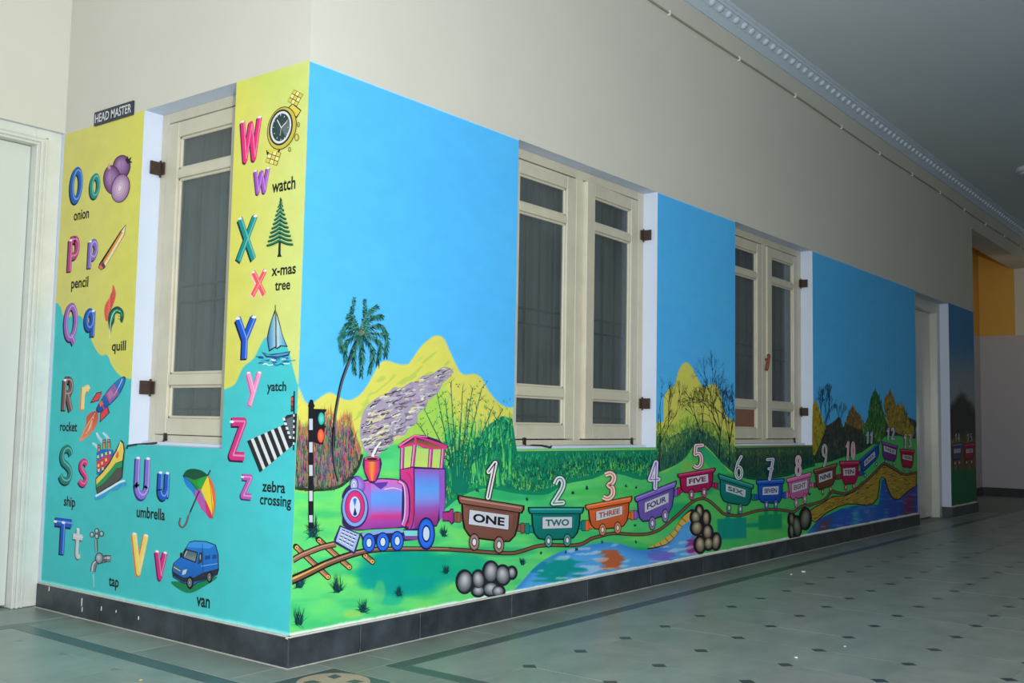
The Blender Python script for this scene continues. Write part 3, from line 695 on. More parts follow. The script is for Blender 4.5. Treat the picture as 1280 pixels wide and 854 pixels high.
def mural_right(x, y, s, z):
    c = np.tile(np.array(SKY, float), (len(x), 1)); c *= (1+0.035*(fbm(x, y, 60, 3)-0.5))[:, None]
    yh = ylin(HILLS, x); m = sstep(-0.7, 0.7, y-yh)
    hill = np.tile(np.array(YEL, float), (len(x), 1))
    # greener towards the foot of the hills
    g = sstep(0, 1, (y-(yh+35))/55 + 0.5*(fbm(x, y, 24, 5)-0.5)); hill = blend(hill, (150, 215, 90), g*0.75)
    # dry brushed green streaks running along the slopes
    q = sstep(0.62, 0.72, vnoise(x*1.0+y*1.2, y*0.35-x*0.22, 5, 8))*sstep(8, 20, y-yh)*(1-sstep(45, 70, y-yh)); hill = blend(hill, (150, 190, 90), q*0.45*(x < 645))
    c = blend(c, hill, m)
    # meadow
    GT = [(360, 612), (385, 616), (410, 612), (430, 600), (448, 585), (452, 565), (470, 560), (520, 556), (560, 600), (590, 612), (635, 600), (645, 550), (690, 550), (740, 550), (819, 550), (826, 590), (850, 576), (864, 562), (872, 556), (880, 560), (889, 566), (901, 577), (915, 589), (922, 550), (975, 550), (1014, 550), (1020, 572), (1040, 560), (1080, 545), (1146, 545), (1240, 552)]
    yg = ylin(smooth(GT, False, 3), x); m = sstep(-3, 3, y-yg)
    gr = np.tile(np.array(LIME, float), (len(x), 1))
    gr = blend(gr, (120, 226, 110), sstep(0.35, 0.75, fbm(x*0.8, y*2.2, 40, 11))*0.8)
    gr = blend(gr, (52, 190, 120), sstep(0.5, 0.8, fbm(x*0.6, y*2.5, 36, 14))*0.65)
    far = sstep(640, 980, x); gr = gr*(1-0.10*far[:, None]); gr = blend(gr, (70, 190, 90), far*0.4)
    c = blend(c, gr, m)
    # teal shade under the track, left part and cart shadows
    def patch(cx, cy, rx, ry, col, k=1.0, soft=0.45, seed=21):
        nonlocal c
        r = np.hypot((x-cx)/rx, (y-cy)/ry)+0.35*(fbm(x*0.7, y*1.6, 14, seed)-0.5); c = blend(c, col, (1-sstep(1-soft, 1.0, r))*k)
    patch(505, 715, 72, 34, (0, 158, 150), 0.95, 0.35); patch(560, 708, 70, 22, (10, 170, 140), 0.85); patch(487, 748, 22, 12, (10, 170, 150), 0.6)
    patch(440, 768, 16, 7, (190, 220, 90), 0.5); patch(475, 740, 8, 18, (150, 220, 110), 0.4)
    patch(640, 618, 85, 10, (40, 170, 110), 0.6); patch(760, 615, 60, 8, (60, 190, 90), 0.5)
    patch(700, 640, 30, 10, (40, 180, 110), 0.4); patch(850, 640, 30, 14, (0, 150, 110), 0.55); patch(880, 610, 16, 12, (0, 140, 110), 0.5)
    patch(905, 600, 26, 10, (30, 130, 90), 0.6); patch(860, 585, 12, 12, (170, 190, 80), 0.4)
    patch(790, 690, 40, 7, (0, 150, 110), 0.5); patch(620, 690, 60, 8, (20, 150, 110), 0.45)
    patch(950, 690, 40, 5, (120, 226, 110), 0.9, 0.2, 5)
    for (xa, xb, ya, yb, col) in ((896.5, 933, 648, 674, (8, 146, 136)), (907, 912.5, 640, 650, (8, 146, 136)), (921, 927, 640, 650, (8, 146, 136)), (932, 950, 654, 659, (8, 150, 120)), (948, 977.5, 643, 662, (14, 148, 100)), (955, 960, 636, 645, (14, 148, 100)), (967, 972, 636, 645, (14, 148, 100))):
        sl = (x-(xa+xb)/2)*-0.06; k_ = sstep(-1, 1.2, x-xa)*sstep(-1, 1.2, xb-x)*sstep(-1, 1.2, y-sl-ya)*sstep(-1.5, 2, yb-y+sl); c = blend(c, col, k_*0.95)
    # river
    RT_ = [(636, 745), (652, 728), (672, 706), (700, 690), (725, 684), (752, 678), (775, 680), (800, 688), (822, 684), (838, 672), (850, 655), (860, 647), (872, 660), (873, 700), (876, 760)]
    yr = ylin(smooth(RT_, False, 3), x); m = sstep(-0.8, 0.8, y-yr)*(x > 634)*(x < 876)
    wv = np.tile(np.array((88, 170, 238), float), (len(x), 1))
    wv = blend(wv, (10, 152, 150), sstep(0.30, 0.6, 1-np.hypot((x-697)/56, (y-714)/24)+0.5*(vnoise(x*0.35, y*1.7, 5, 31)-0.5)))
    wv = blend(wv, (186, 100, 62), sstep(0.30, 0.55, 1-np.hypot((x-763)/26, (y-700)/22)+0.5*(vnoise(x*0.35, y*1.7, 4, 33)-0.5)))
    wv = blend(wv, (120, 110, 214), sstep(0.30, 0.6, 1-np.hypot((x-825)/32, (y-695)/15)+0.5*(vnoise(x*0.35, y*1.7, 4, 35)-0.5))*0.9)
    wv = blend(wv, (150, 50, 140), sstep(0.30, 0.5, 1-np.hypot((x-866)/14, (y-684)/18)+0.3*(vnoise(x*0.35, y*1.7, 4, 37)-0.5))*0.9)
    wv = blend(wv, (40, 120, 214), (1-sstep(0, 14, y-yr))*0.55)
    st = sstep(0.66, 0.8, vnoise(x*0.28+y*0.25, y*1.5, 4.5, 41)); wv = blend(wv, (225, 240, 250), st*0.5)
    c = blend(c, wv, m)
    # far river below the stone bridge
    R2 = [(1008, 668), (1014, 660), (1022, 650), (1036, 643), (1052, 636), (1070, 632), (1098, 631), (1102, 600), (1108, 598), (1113, 615), (1118, 622), (1130, 618), (1140, 610), (1148, 605)]
    y2 = ylin(R2, x); m = sstep(-0.6, 0.6, y-y2)*(x > 1007)*(x < 1150)
    wv = np.tile(np.array((30, 96, 190), float), (len(x), 1))
    for (cx, w_, col) in ((1030, 9, (120, 70, 70)), (1054, 9, (60, 90, 200)), (1070, 5, (60, 160, 200)), (1088, 9, (80, 110, 190)), (1115, 8, (70, 80, 180)), (1136, 8, (150, 40, 80)), (1012, 5, (70, 180, 210))):
        wv = blend(wv, col, np.exp(-((x-cx)/w_)**2)*0.8*sstep(-2, 10, y-y2))
    wv = blend(wv, (150, 200, 230), sstep(0.62, 0.8, vnoise(x*0.5, y*1.6, 4, 55))*0.25)
    c = blend(c, wv, m)
    # pier beyond the far door: dusk tones
    m = sstep(1180, 1184, x); sk = blend(np.tile(np.array((70, 135, 190), float), (len(x), 1)), (150, 160, 175), sstep(420, 480, y)); sk = blend(sk, (58, 62, 58), sstep(-8, 8, y-(512-18*np.exp(-((x-1202)/11)**2))+8*(fbm(x, y, 5, 90)-.5)))
    sk = blend(sk, (104, 92, 62), sstep(540, 552, y)); sk = blend(sk, (150, 130, 60), sstep(.62, .7, vnoise(x*1.4, y*.3, 4, 93))*sstep(535, 545, y)*.6); sk = blend(sk, (48, 110, 74), sstep(584, 590, y)); c = blend(c, sk, m)
    # light rims where the undercoat shows along the edges of the openings and along the skirting
    c = blend(c, (225, 238, 235), 1-sstep(0.004, 0.009, z-ZS-0.009*fbm(x, y, 7, 77))); c = blend(c, (196, 224, 240), (1-sstep(0.003, 0.008, ZM-z))*0.8)
    return np.clip(c, 0, 255)
TLA = [(40, 372), (72.3, 379.7), (80.5, 396), (100.4, 395), (109.8, 412.5), (118, 433.6), (126, 444), (134.4, 444), (140, 457), (150.8, 470), (167, 474.6), (178, 476), (270, 490), (280, 487), (294, 480), (303.4, 460), (317.5, 447.5), (327, 428.7), (335, 420.5), (350, 421.6), (359.7, 435.7), (364.4, 452), (368, 466), (373, 482), (384, 500)]
TLS = smooth(TLA, False, 4)
def mural_left(x, y, s, z):
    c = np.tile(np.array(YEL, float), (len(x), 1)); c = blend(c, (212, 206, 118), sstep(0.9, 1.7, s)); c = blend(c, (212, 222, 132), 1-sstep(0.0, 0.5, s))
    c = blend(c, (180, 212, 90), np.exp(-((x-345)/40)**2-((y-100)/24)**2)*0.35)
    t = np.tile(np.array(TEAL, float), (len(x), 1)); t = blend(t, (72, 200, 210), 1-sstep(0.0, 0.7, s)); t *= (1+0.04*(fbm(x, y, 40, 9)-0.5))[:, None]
    c = blend(c, t, sstep(-0.8, 0.8, y-ylin(TLS, x)))
    c = blend(c, (150, 235, 232), (1-sstep(0.004, 0.016, z-ZS-0.006*fbm(x, y, 8, 70)))*0.85)
    c = blend(c, (130, 240, 232), (1-sstep(0.004, 0.012, DOORY-s))*sstep(380, 420, y)*0.8)
    return np.clip(c, 0, 255)
# grid lines follow the picture scale: fine near the corner
def sgrid(lo, hi, marks, f0, f1):
    e = [lo]; x = lo
    while x < hi: x += f0+(f1-f0)*(x-lo)/(hi-lo); e.append(min(x, hi))
    e = np.array(e)
    for mk in marks: e[np.argmin(np.abs(e-mk))] = mk
    return np.unique(e)
zs_ = sgrid(ZS, ZM, [W1[2], WL[2]], 0.0045, 0.0045); 
xsR = sgrid(0.0, XE, [W1[0], W1[1], W2[0], W2[1], D2[0], D2[1]], 0.0065, 0.02)
field('mural_ground', 'R', xsR, zs_, [W1, W2, (D2[0], D2[1], 0, 3)], mural_right, wall_front, 'painted sky, hills, meadow and river under the train')
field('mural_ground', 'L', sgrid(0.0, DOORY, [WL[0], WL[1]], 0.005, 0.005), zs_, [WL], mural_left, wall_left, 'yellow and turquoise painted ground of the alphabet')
# ---------------------------------------------------------------- alphabet wall: big letters as brush strokes
def arc(cx, cy, rx, ry, a0, a1, n=10):
    return [(cx+rx*math.cos(math.radians(a0+(a1-a0)*i/n)), cy+ry*math.sin(math.radians(a0+(a1-a0)*i/n))) for i in range(n+1)]
# unit box, y up; strokes as centre lines
GL = {
 'O': [arc(.5, .5, .40, .43, 0, 360, 24)], 'P': [[(.2, 0), (.2, .94)], [(.2, .92), (.55, .92)]+arc(.55, .68, .3, .24, 90, -90, 8)+[(.2, .44)]],
 'Q': [arc(.48, .53, .40, .41, 0, 360, 24), [(.52, .2), (.85, -.02)]], 'q': [arc(.42, .64, .30, .30, 0, 360, 18), [(.8, .96), (.8, 0)]],
 'p': [[(.2, .98), (.2, 0)], arc(.52, .66, .32, .27, 0, 360, 18)], 'o': [arc(.5, .5, .38, .40, 0, 360, 20)],
 'R': [[(.18, 0), (.18, .94)], [(.18, .92), (.5, .92)]+arc(.5, .71, .3, .21, 90, -90, 8)+[(.18, .5)], [(.45, .5), (.85, 0)]],
 'r': [[(.3, 0), (.3, .95)], [(.3, .62), (.45, .82), (.65, .90), (.92, .88)]],
 'S': [[(.85, .78), (.74, .90), (.5, .95), (.25, .88), (.15, .72), (.25, .58), (.5, .5), (.76, .40), (.87, .25), (.75, .10), (.5, .05), (.25, .09), (.1, .2)]],
 's': [[(.85, .80), (.72, .91), (.5, .95), (.25, .88), (.17, .73), (.3, .6), (.55, .49), (.78, .38), (.85, .22), (.7, .09), (.5, .05), (.25, .09), (.1, .18)]],
 'T': [[(-.18, .92), (1.18, .92)], [(.5, .92), (.5, 0)]], 't': [[(.4, 1), (.4, .2), (.5, .07), (.7, .05), (.9, .1)], [(-.5, .72), (1.3, .72)]],
 'U': [[(.14, 1), (.14, .3)]+arc(.5, .3, .36, .26, 180, 360, 10)+[(.86, 1)]], 'u': [[(.16, 1), (.16, .32)]+arc(.46, .3, .30, .26, 180, 350, 8), [(.82, 1), (.82, 0)]],
 'V': [[(.1, 1), (.5, .04), (.9, 1)]], 'v': [[(.1, 1), (.5, .04), (.9, 1)]], 'W': [[(.07, 1), (.28, .06), (.5, .88), (.72, .06), (.93, 1)]], 'w': [[(.07, 1), (.28, .06), (.5, .85), (.72, .06), (.93, 1)]],
 'X': [[(.1, 1), (.9, 0)], [(.9, 1), (.1, 0)]], 'x': [[(.1, 1), (.9, 0)], [(.9, 1), (.1, 0)]], 'Y': [[(.08, 1), (.5, .48), (.92, 1)], [(.5, .5), (.5, 0)]],
 'y': [[(.12, 1), (.52, .40)], [(.9, 1), (.3, 0)]], 'Z': [[(.08, .93), (.85, .93), (.15, .07), (.95, .07)]], 'z': [[(.08, .92), (.85, .92), (.15, .08), (.95, .08)]]}
def letter(ch, x0, x1, yt, yb, col, w, dark=(28, 34, 60), hi=(240, 240, 250), label=None, wall='L', parent=None, hik=0.22):
    """w: stroke width in wall metres"""
    P = Paint(wall, 10); ym = (yt+yb)/2; xm = (x0+x1)/2
    a, _ = to_wall(wall, [x0, x1], [ym, ym]); _, z = to_wall(wall, [xm, xm], [yt, yb])
    A, B = a[0], a[1]-a[0]; Z, H = z[1], z[0]-z[1]; sg = 1 if B > 0 else -1
    ins = w*0.5
    def tr(p, dx=0, dz=0): return (A+sg*ins+(B-2*sg*ins)*p[0]+sg*dx, Z+ins*0.6+(H-ins*1.2)*p[1]+dz)
    for (dx, dz, ww, c) in ((-w*0.22, -w*0.16, w*1.14, dark), (0, 0, w, col)):
        for stf in GL[ch]:
            if ch in 'TVWXYZvwxyz':
                for k in range(len(stf)-1): P.line([tr(p, dx, dz) for p in stf[k:k+2]], ww, c, sm=0, raw=True)
                for p in stf[1:-1]: q = tr(p, dx, dz); P.blob(q[0], q[1], ww*0.5, ww*0.5, c, raw=True, n=12, rings=1)
            else: P.line([tr(p, dx, dz) for p in stf], ww, c, sm=3, raw=True)
    # light edge of the bevel on the right and at the top ends
    for stf in GL[ch]:
        hc = tuple(0.45*h+0.55*c for h, c in zip(hi, col))
        if ch in 'TVWXYZvwxyz':
            for k in range(len(stf)-1): P.line([tr(p, w*0.26, w*0.06) for p in stf[k:k+2]], w*hik, hc, sm=0, raw=True)
        else: P.line([tr(p, w*0.26, w*0.06) for p in stf], w*hik, hc, sm=3, raw=True)
    for stf in GL[ch]:
        if ch in 'UuVvWwXxYypPRrTtqZz' and stf[0][1] > 0.9:
            q = tr(stf[0]); P.blob(q[0], q[1]-w*0.02, w*0.42, w*0.16, hi, raw=True, n=10, rings=1)
            if ch in 'UVvWwYu' and stf[-1][1] > 0.9: q = tr(stf[-1]); P.blob(q[0], q[1]-w*0.02, w*0.42, w*0.16, hi, raw=True, n=10, rings=1)
    return P.build('painted_letter', parent or wall_left, label or 'painted letter %s' % ch)
BL = (24, 92, 190); PU = (150, 104, 190); MG = (205, 50, 120)
letter('O', 86.5, 105, 208, 255.5, (26, 98, 188), .036, label='blue painted capital O'); letter('o', 111, 127, 215.5, 250, (24, 140, 128), .030, label='green painted small o')
letter('P', 82.8, 101.5, 293.5, 341.7, (190, 66, 128), .036, label='magenta painted capital P'); letter('p', 108, 124.5, 298, 337.5, (136, 106, 196), .032, label='purple painted small p')
letter('Q', 79, 99, 377.5, 431, (156, 98, 186), .034, label='purple painted capital Q'); letter('q', 104, 121.5, 385, 424, (28, 86, 184), .034, label='blue painted small q')
letter('R', 76, 94.5, 469, 516, (122, 88, 86), .034, label='brown painted capital R', dark=(20, 24, 30)); letter('r', 98.5, 114.5, 480, 514.5, (240, 212, 130), .030, dark=(222, 120, 60), label='pale yellow painted small r')
letter('S', 72.5, 93.5, 555.5, 606.5, (22, 132, 122), .034, label='dark green painted capital S'); letter('s', 97, 112, 573, 609, (212, 54, 128), .028, label='magenta painted small s')
letter('T', 68.5, 89, 646.5, 696.5, (24, 90, 196), .038, label='blue painted capital T'); letter('t', 92.5, 103, 659, 699.5, (205, 212, 216), .026, dark=(90, 100, 110), label='grey painted small t')
letter('U', 166.5, 190, 569.5, 624.5, (136, 116, 216), .036, label='purple painted capital U', dark=(50, 50, 130)); letter('u', 195.5, 214.5, 588, 625, (24, 94, 206), .034, label='blue painted small u')
letter('V', 162.5, 187, 665, 720, (246, 218, 112), .034, dark=(232, 120, 50), label='yellow painted capital V'); letter('v', 192, 210.5, 687, 725, (206, 56, 132), .032, label='magenta painted small v', dark=(110, 20, 90))
letter('W', 298.5, 328.5, 147, 204, (234, 48, 118), .028, label='pink painted capital W', dark=(90, 26, 100)); letter('w', 316, 338.5, 210, 243, (166, 86, 198), .022, label='purple painted small w', dark=(70, 40, 110))
letter('X', 294, 324, 269, 328, (16, 148, 140), .030, label='teal painted capital X', dark=(14, 50, 66)); letter('x', 312, 335.5, 337, 371.5, (244, 92, 92), .025, dark=(250, 200, 200), label='coral painted small x')
letter('Y', 291.5, 322.5, 394, 452, (24, 88, 206), .034, label='blue painted capital Y'); letter('y', 305.5, 328.5, 463.5, 509.5, (240, 150, 200), .024, dark=(220, 80, 160), label='pale pink painted small y')
letter('Z', 284.5, 311, 520.5, 577, (210, 52, 132), .034, label='magenta painted capital Z', dark=(70, 20, 60)); letter('z', 299.5, 318, 592, 625, (190, 90, 180), .024, label='mauve painted small z', dark=(60, 40, 110))
def word(t, x0, x1, yt, yb, tilt=0.0, off=0.022, wall='L'):
    P = Paint(wall, 10); P.text(t, x0, x1, yt, yb, (26, 34, 34), off, -tilt, tilt); return P.build('painted_word', wall_left, 'black painted word %s' % t)
word('onion', 92.6, 111.4, 262, 274.5); word('pencil', 89.4, 110.5, 346.5, 364); word('quill', 140, 157.5, 426, 442.5)
word('rocket', 75.3, 96.6, 527.5, 539.5); word('ship', 80, 94.3, 620.5, 637.5); word('tap', 136, 148.7, 722, 738)
word('umbrella', 171, 206.5, 634.5, 649); word('van', 245.7, 262.6, 747.5, 759.5); word('watch', 340.4, 369.5, 222.5, 239)
word('x-mas', 339.7, 370, 334, 344); word('tree', 344, 363, 351.5, 363); word('yatch', 334, 358, 477, 493)
word('zebra', 328, 356.8, 601.5, 616); word('crossing', 325, 364.3, 619.5, 637)

# ---------------------------------------------------------------- alphabet wall: the pictures
def L(lv=10): return Paint('L', lv)
INK = (34, 30, 40)
# onions
p = L()
for (cx, cy, rx, ry, rt) in ((152, 209, 10.5, 14.5, 10), (140.5, 225, 10.5, 17.5, -4)):
    p.blob(cx, cy, rx+.8, ry+.8, INK, rot=rt); p.blob(cx, cy, rx, ry, (104, 62, 116), (176, 140, 186), rot=rt, hx=-.25, hy=-.3)
    for k in (-.5, 0, .5): p.line([(cx+k*rx*.5, cy-ry*.9), (cx+k*rx*1.5, cy), (cx+k*rx*.6, cy+ry*.9)], .5, (128, 84, 140), sm=4)
p.poly([(157, 200), (160, 195), (161, 199), (165, 196), (163, 201), (166, 203), (160, 205)], INK); p.poly([(135.5, 212), (135, 205.5), (137.5, 204.5), (139, 211)], (214, 150, 170))
p.blob(151, 235.5, 11.6, 18.4, INK, rot=12); p.blob(151, 235.5, 10.8, 17.6, (150, 104, 156), (232, 214, 226), rot=12, hx=-.1)
for k in (.82, .64, .46, .28): p.ring(150.2, 235.5, 10.4*k, 17*k, .7, (176, 142, 182), rot=12)
p.build('painted_onions', wall_left, 'purple onions painted beside the letter O')
# pencil
p = L()
p.poly([(157.8, 280.5), (151, 288.5), (124.5, 329.5), (123, 335), (126.5, 338), (131, 335.5), (156, 293)], INK)
p.poly([(152, 289.5), (129, 327), (126, 330), (132, 334.5), (155.5, 293)], (226, 150, 60)); p.poly([(153.6, 291.2), (129.5, 331.5), (131.5, 333.8), (155.3, 293.2)], (240, 226, 190))
p.poly([(152, 289.5), (157.2, 282), (155.5, 293)], (240, 222, 190)); p.poly([(129.2, 327), (126.2, 331), (130, 335), (132.2, 333)], (70, 74, 96)); p.poly([(126, 330.6), (123.8, 334.6), (126.5, 337.4), (129.7, 335.3)], (232, 110, 96))
p.build('painted_pencil', wall_left, 'orange pencil painted beside the letter P')
# quill
p = L()
p.poly([(141.4, 356), (145, 366), (143.5, 376), (139.5, 386), (137.5, 397), (133, 402), (130.6, 392), (131.5, 382), (136, 374), (140, 366)], (222, 92, 84), sm=4)
for k in range(7): p.line([(138, 398-k*4), (134+k*.6, 392-k*4)], .5, (250, 160, 90), sm=0); p.line([(138.5, 396-k*4.5), (142-k*.1, 390-k*4.5)], .5, (186, 50, 90), sm=0)
F = [(138.5, 417), (135.5, 402), (137, 391), (143, 384.5), (149, 383.4), (154.5, 389), (155, 397), (152.5, 404), (150.5, 400), (150.8, 394), (147.5, 391.5), (144, 394), (143.2, 402), (140, 409)]
p.poly(F, (16, 88, 76), sm=4); p.poly([(139.5, 403), (139.5, 393), (144, 387.5), (149, 386.8), (153, 391), (153.4, 398), (151.8, 393), (148, 389.5), (144, 391.5), (142, 398)], (40, 160, 120), sm=4)
p.line([(138, 420), (138.6, 404), (141.5, 393), (146, 388), (151, 390)], .8, (225, 245, 230), w2=.4); p.line([(137.8, 424), (138.2, 412)], 1.0, (222, 240, 225), sm=0)
for k in range(9): a = 20+k*22; p.line([(144+4*math.cos(math.radians(180+a)), 396+8*math.sin(math.radians(180+a))), (145+8*math.cos(math.radians(180+a)), 397+13*math.sin(math.radians(180+a)))], .5, (10, 62, 60), sm=0)
p.build('painted_quill_feathers', wall_left, 'red and green quill feathers painted beside the letter Q')
# rocket
p = L()
p.poly([(119, 514), (109, 520), (107, 532), (99.5, 552), (113, 543), (121, 531), (123, 519)], (196, 78, 70), (240, 150, 110), sm=3)
for k in range(9): p.line([(119-k*.4, 517+k), (107+k*.8, 536+k*.5), (102+k*1.0, 549-k*1.5)], .8, vary([(240, 190, 150), (214, 110, 60), (150, 60, 70), (250, 220, 190)]), w2=.3)
p.poly([(128, 489.5), (121, 491), (113, 504), (117, 503), (124, 501)], INK); p.poly([(127.5, 490.5), (121.5, 492), (115, 502.5), (124, 500)], (226, 70, 80))
p.poly([(135, 508), (137.5, 516), (125, 528.5), (126, 515)], INK); p.poly([(134.5, 509), (136.2, 516), (126, 526.5), (127, 515.5)], (226, 70, 80))
B = [(157, 471.3), (151, 472.5), (141, 481), (132, 492), (121, 510), (122.5, 515.5), (127.5, 514.5), (139, 505), (149, 494), (155.5, 481)]
p.poly(B, INK, sm=3); p.poly([(139+(x_-139)*.94, 494+(y_-494)*.955) for x_, y_ in B], (46, 126, 206), (30, 80, 170), sm=3)
p.poly([(143, 480.5), (133, 492), (138, 504), (148.5, 493)], (150, 100, 170), sm=0); p.poly([(139, 487), (134.5, 492.5), (137.5, 500), (143, 493)], (190, 120, 170))
p.line([(142.5, 480.5), (149, 493.5)], .9, (222, 84, 90), sm=0); p.line([(132.5, 492), (138.5, 504.5)], .9, (222, 84, 90), sm=0); p.line([(126, 501), (131, 512)], .8, (222, 84, 90), sm=0)
p.line([(153.5, 474), (149, 484), (143, 495)], 1.0, (200, 226, 240), w2=.3); p.poly([(124.5, 504), (128, 500.5), (130, 505), (126, 509)], (226, 110, 70))
p.build('painted_rocket', wall_left, 'blue and violet rocket painted beside the letter R')
# ship
p = L()
for (pts, w_) in (([(123, 560), (119, 556), (116, 554)], 5), ([(129, 553), (124, 547), (121, 541)], 5), ([(137, 551), (133, 545), (129, 541)], 5)): p.line(pts, w_, (150, 206, 226), w2=2, col2=(210, 236, 240))
for (cx, yt, yb) in ((124, 556, 566), (130.5, 549.5, 561), (136.5, 549, 561)):
    p.poly([(cx-1.8, yt), (cx+1.8, yt), (cx+2.2, yb), (cx-2, yb)], INK); p.poly([(cx-1.2, yt+1), (cx+1.2, yt+1), (cx+1.5, yb), (cx-1.4, yb)], (206, 150, 90)); p.line([(cx-1.6, yt+4), (cx+1.8, yt+3.6)], 1.2, (90, 60, 110), sm=0)
p.poly([(121, 566), (128, 561.5), (142, 562.5), (143, 575), (128, 592), (121, 594)], (38, 112, 190)); p.poly([(121, 577), (135, 568), (139.5, 571), (136, 581), (121.5, 588)], (206, 66, 90))
for (x_, y_) in ((123, 571), (128, 569), (133, 567), (123.5, 582), (128, 579), (133, 575), (124, 588), (129, 586), (138, 566)): p.poly([(x_-1, y_-1.6), (x_+1.2, y_-2), (x_+1.2, y_+1.6), (x_-1, y_+2)], (240, 220, 110))
H = [(120, 598), (128, 590), (137, 578), (146, 561), (151.5, 550), (155, 553), (156.5, 563), (155, 578), (153.5, 597), (147, 604), (131, 612), (122, 618.5), (120.2, 610)]
p.poly(H, INK); p.poly([(121, 599), (129, 591), (138, 579), (146.5, 563), (151.5, 552), (154.3, 555), (155.2, 564), (153.5, 576), (145, 579), (138, 588), (129, 598), (121, 606)], (238, 208, 96))
p.poly([(121, 606), (129, 598), (138, 588), (145, 579.5), (153.7, 577), (153.2, 584), (146, 586), (139, 595), (129.5, 605), (121.2, 610.5)], (46, 150, 96)); p.poly([(121.2, 611), (129.5, 605.5), (139, 595.5), (146, 586.5), (153.1, 584.5), (152.8, 596), (146, 603), (131, 611), (122.5, 617)], (84, 84, 82))
p.blob(147, 568, 2.2, 5, (226, 110, 80)); p.line([(151.5, 552), (148.5, 562), (143, 572)], 1.2, (250, 240, 190), w2=.4)
p.line([(119, 623), (128, 620), (136, 612), (146, 610), (152, 604), (158, 606)], 5, (60, 160, 216)); p.line([(120, 620.5), (130, 615), (140, 609), (150, 603), (157, 601)], 2.6, (214, 238, 246))
p.build('painted_ship', wall_left, 'yellow steamship painted beside the letter S')
# tap
p = L()
def pipe(pts, w_, c=(124, 130, 140)): p.line(pts, w_+1.2, INK); p.line(pts, w_, c); p.line([(a_-w_*.18, b_-w_*.12) for a_, b_ in pts], w_*.3, (205, 210, 216))
pipe([(126, 700.5), (133, 698.5), (139, 698.5)], 7.5); pipe([(126.5, 696), (124.5, 701), (118.5, 705), (116.3, 715)], 5.6)
p.blob(124.5, 698, 5.4, 7.2, INK); p.blob(124.5, 698, 4.6, 6.4, (110, 116, 128), (196, 202, 210), hx=-.3, hy=-.3); p.ring(132, 698.7, 1.2, 4.6, .7, INK)
pipe([(121, 690), (120.5, 675)], 2.4); 
for (a_, b_) in ((115.5, 668.5), (121.5, 664), (127.5, 667.5), (121.5, 670.5)): p.blob(a_, b_, 2.9, 3.7, INK); p.blob(a_, b_, 2.2, 3.0, (120, 124, 134), (210, 214, 220), hx=-.3, hy=-.3)
p.line([(117.5, 718), (118, 735)], .9, (210, 236, 240), w2=.4, sm=0)
p.build('painted_tap', wall_left, 'grey water tap painted beside the letter T')
# umbrella
p = L()
p.line([(263, 588), (250, 614), (235, 647)], 1.5, INK, sm=0); p.line([(262.5, 589), (235.4, 646)], .8, (150, 120, 130), sm=0)
p.line([(235.5, 645), (232.5, 655), (228, 659.5), (224.5, 655), (226, 647.5)], 2.2, INK); p.line([(235.5, 645), (232.5, 655), (228, 659.3), (225, 655), (226.2, 648)], 1.1, (150, 110, 120))
top = (260.5, 594.5); rim = [(228.8, 595), (231, 603), (236.5, 611), (243, 620.5), (251, 633), (258.5, 644), (266, 649)]
out = [(228.8, 595), (232.5, 589), (239, 586.2), (248, 587), (255, 590), (260.5, 594.5)]; outr = [(260.5, 594.5), (266, 603), (269.2, 616), (269.5, 632), (266, 649)]
p.poly(smooth(out, False, 4)+[(245, 600), (231, 599)], INK); p.poly(smooth(out, False, 4)[1:]+[(252, 598), (242, 599.5), (235, 597.5)], (22, 84, 58))
p.poly([(229, 595.5), (235, 597), (243, 600), (252.5, 597), (260.5, 594.5), (250, 615), (243.5, 620.5), (240.5, 614), (234, 608), (231, 602)], (34, 148, 62))
p.poly([(229, 595.5), (235, 598), (241, 606), (245, 613), (243.5, 620.5), (240.5, 614.5), (234, 608.5), (231, 603)], (36, 128, 216))
p.poly([(243.5, 620.5), (244, 614), (250, 611), (256, 625), (258.5, 643), (251.5, 636), (249, 630)], (180, 92, 178)); p.poly([(258.5, 643.5), (256, 625), (260, 628), (266.5, 648.5), (262, 648)], (206, 54, 110))
p.poly([(260.5, 594.5), (251.5, 612), (257, 624), (267, 647), (268, 630), (266, 612)], (244, 214, 60)); p.poly([(260.5, 594.5)]+smooth(outr, False, 3)[1:]+[(267.3, 630), (264.7, 611)], (238, 110, 70))
p.poly([(249, 599), (260, 595), (252, 612), (246, 606)], (44, 164, 70)); p.line([(229, 595.5), (240, 604), (250, 616)], .5, INK); p.line([(260.5, 594.5), (264, 612), (266.5, 648)], .5, (120, 60, 40))
p.line([(249.5, 614), (238, 640)], 1.3, INK, sm=0); p.line([(260.5, 594.5), (263.5, 588)], 1.0, INK, sm=0)
p.build('painted_umbrella', wall_left, 'rainbow umbrella painted beside the letter U')
# van
p = L()
p.poly([(214, 727), (224, 737), (238, 741.5), (256, 733), (272, 722), (262, 722), (240, 728)], (26, 130, 84), sm=3)
V = [(215, 712), (217, 704), (226, 696), (231, 687), (237, 677.5), (243, 675.8), (258, 676.5), (270, 681), (273.5, 693), (274, 712), (272, 719), (258, 726), (248, 728.5), (241, 733.5), (228, 729), (216, 722)]
p.poly(V, INK); p.poly([(244+(x_-244)*.965, 704+(y_-704)*.965) for x_, y_ in V], (36, 124, 212), (28, 96, 184))
p.poly([(237, 679), (243, 677), (258, 677.8), (268.5, 682), (262, 686), (240, 684.5), (234, 684)], (60, 152, 230)); p.poly([(232.5, 686), (248, 690.5), (245, 704), (228, 697.5), (230, 690)], INK)
p.poly([(233, 687.5), (246.5, 691.5), (244, 702), (229.5, 696.5)], (74, 96, 104), (130, 150, 152)); p.line([(234, 689), (231, 695)], 1, (190, 205, 205), sm=0)
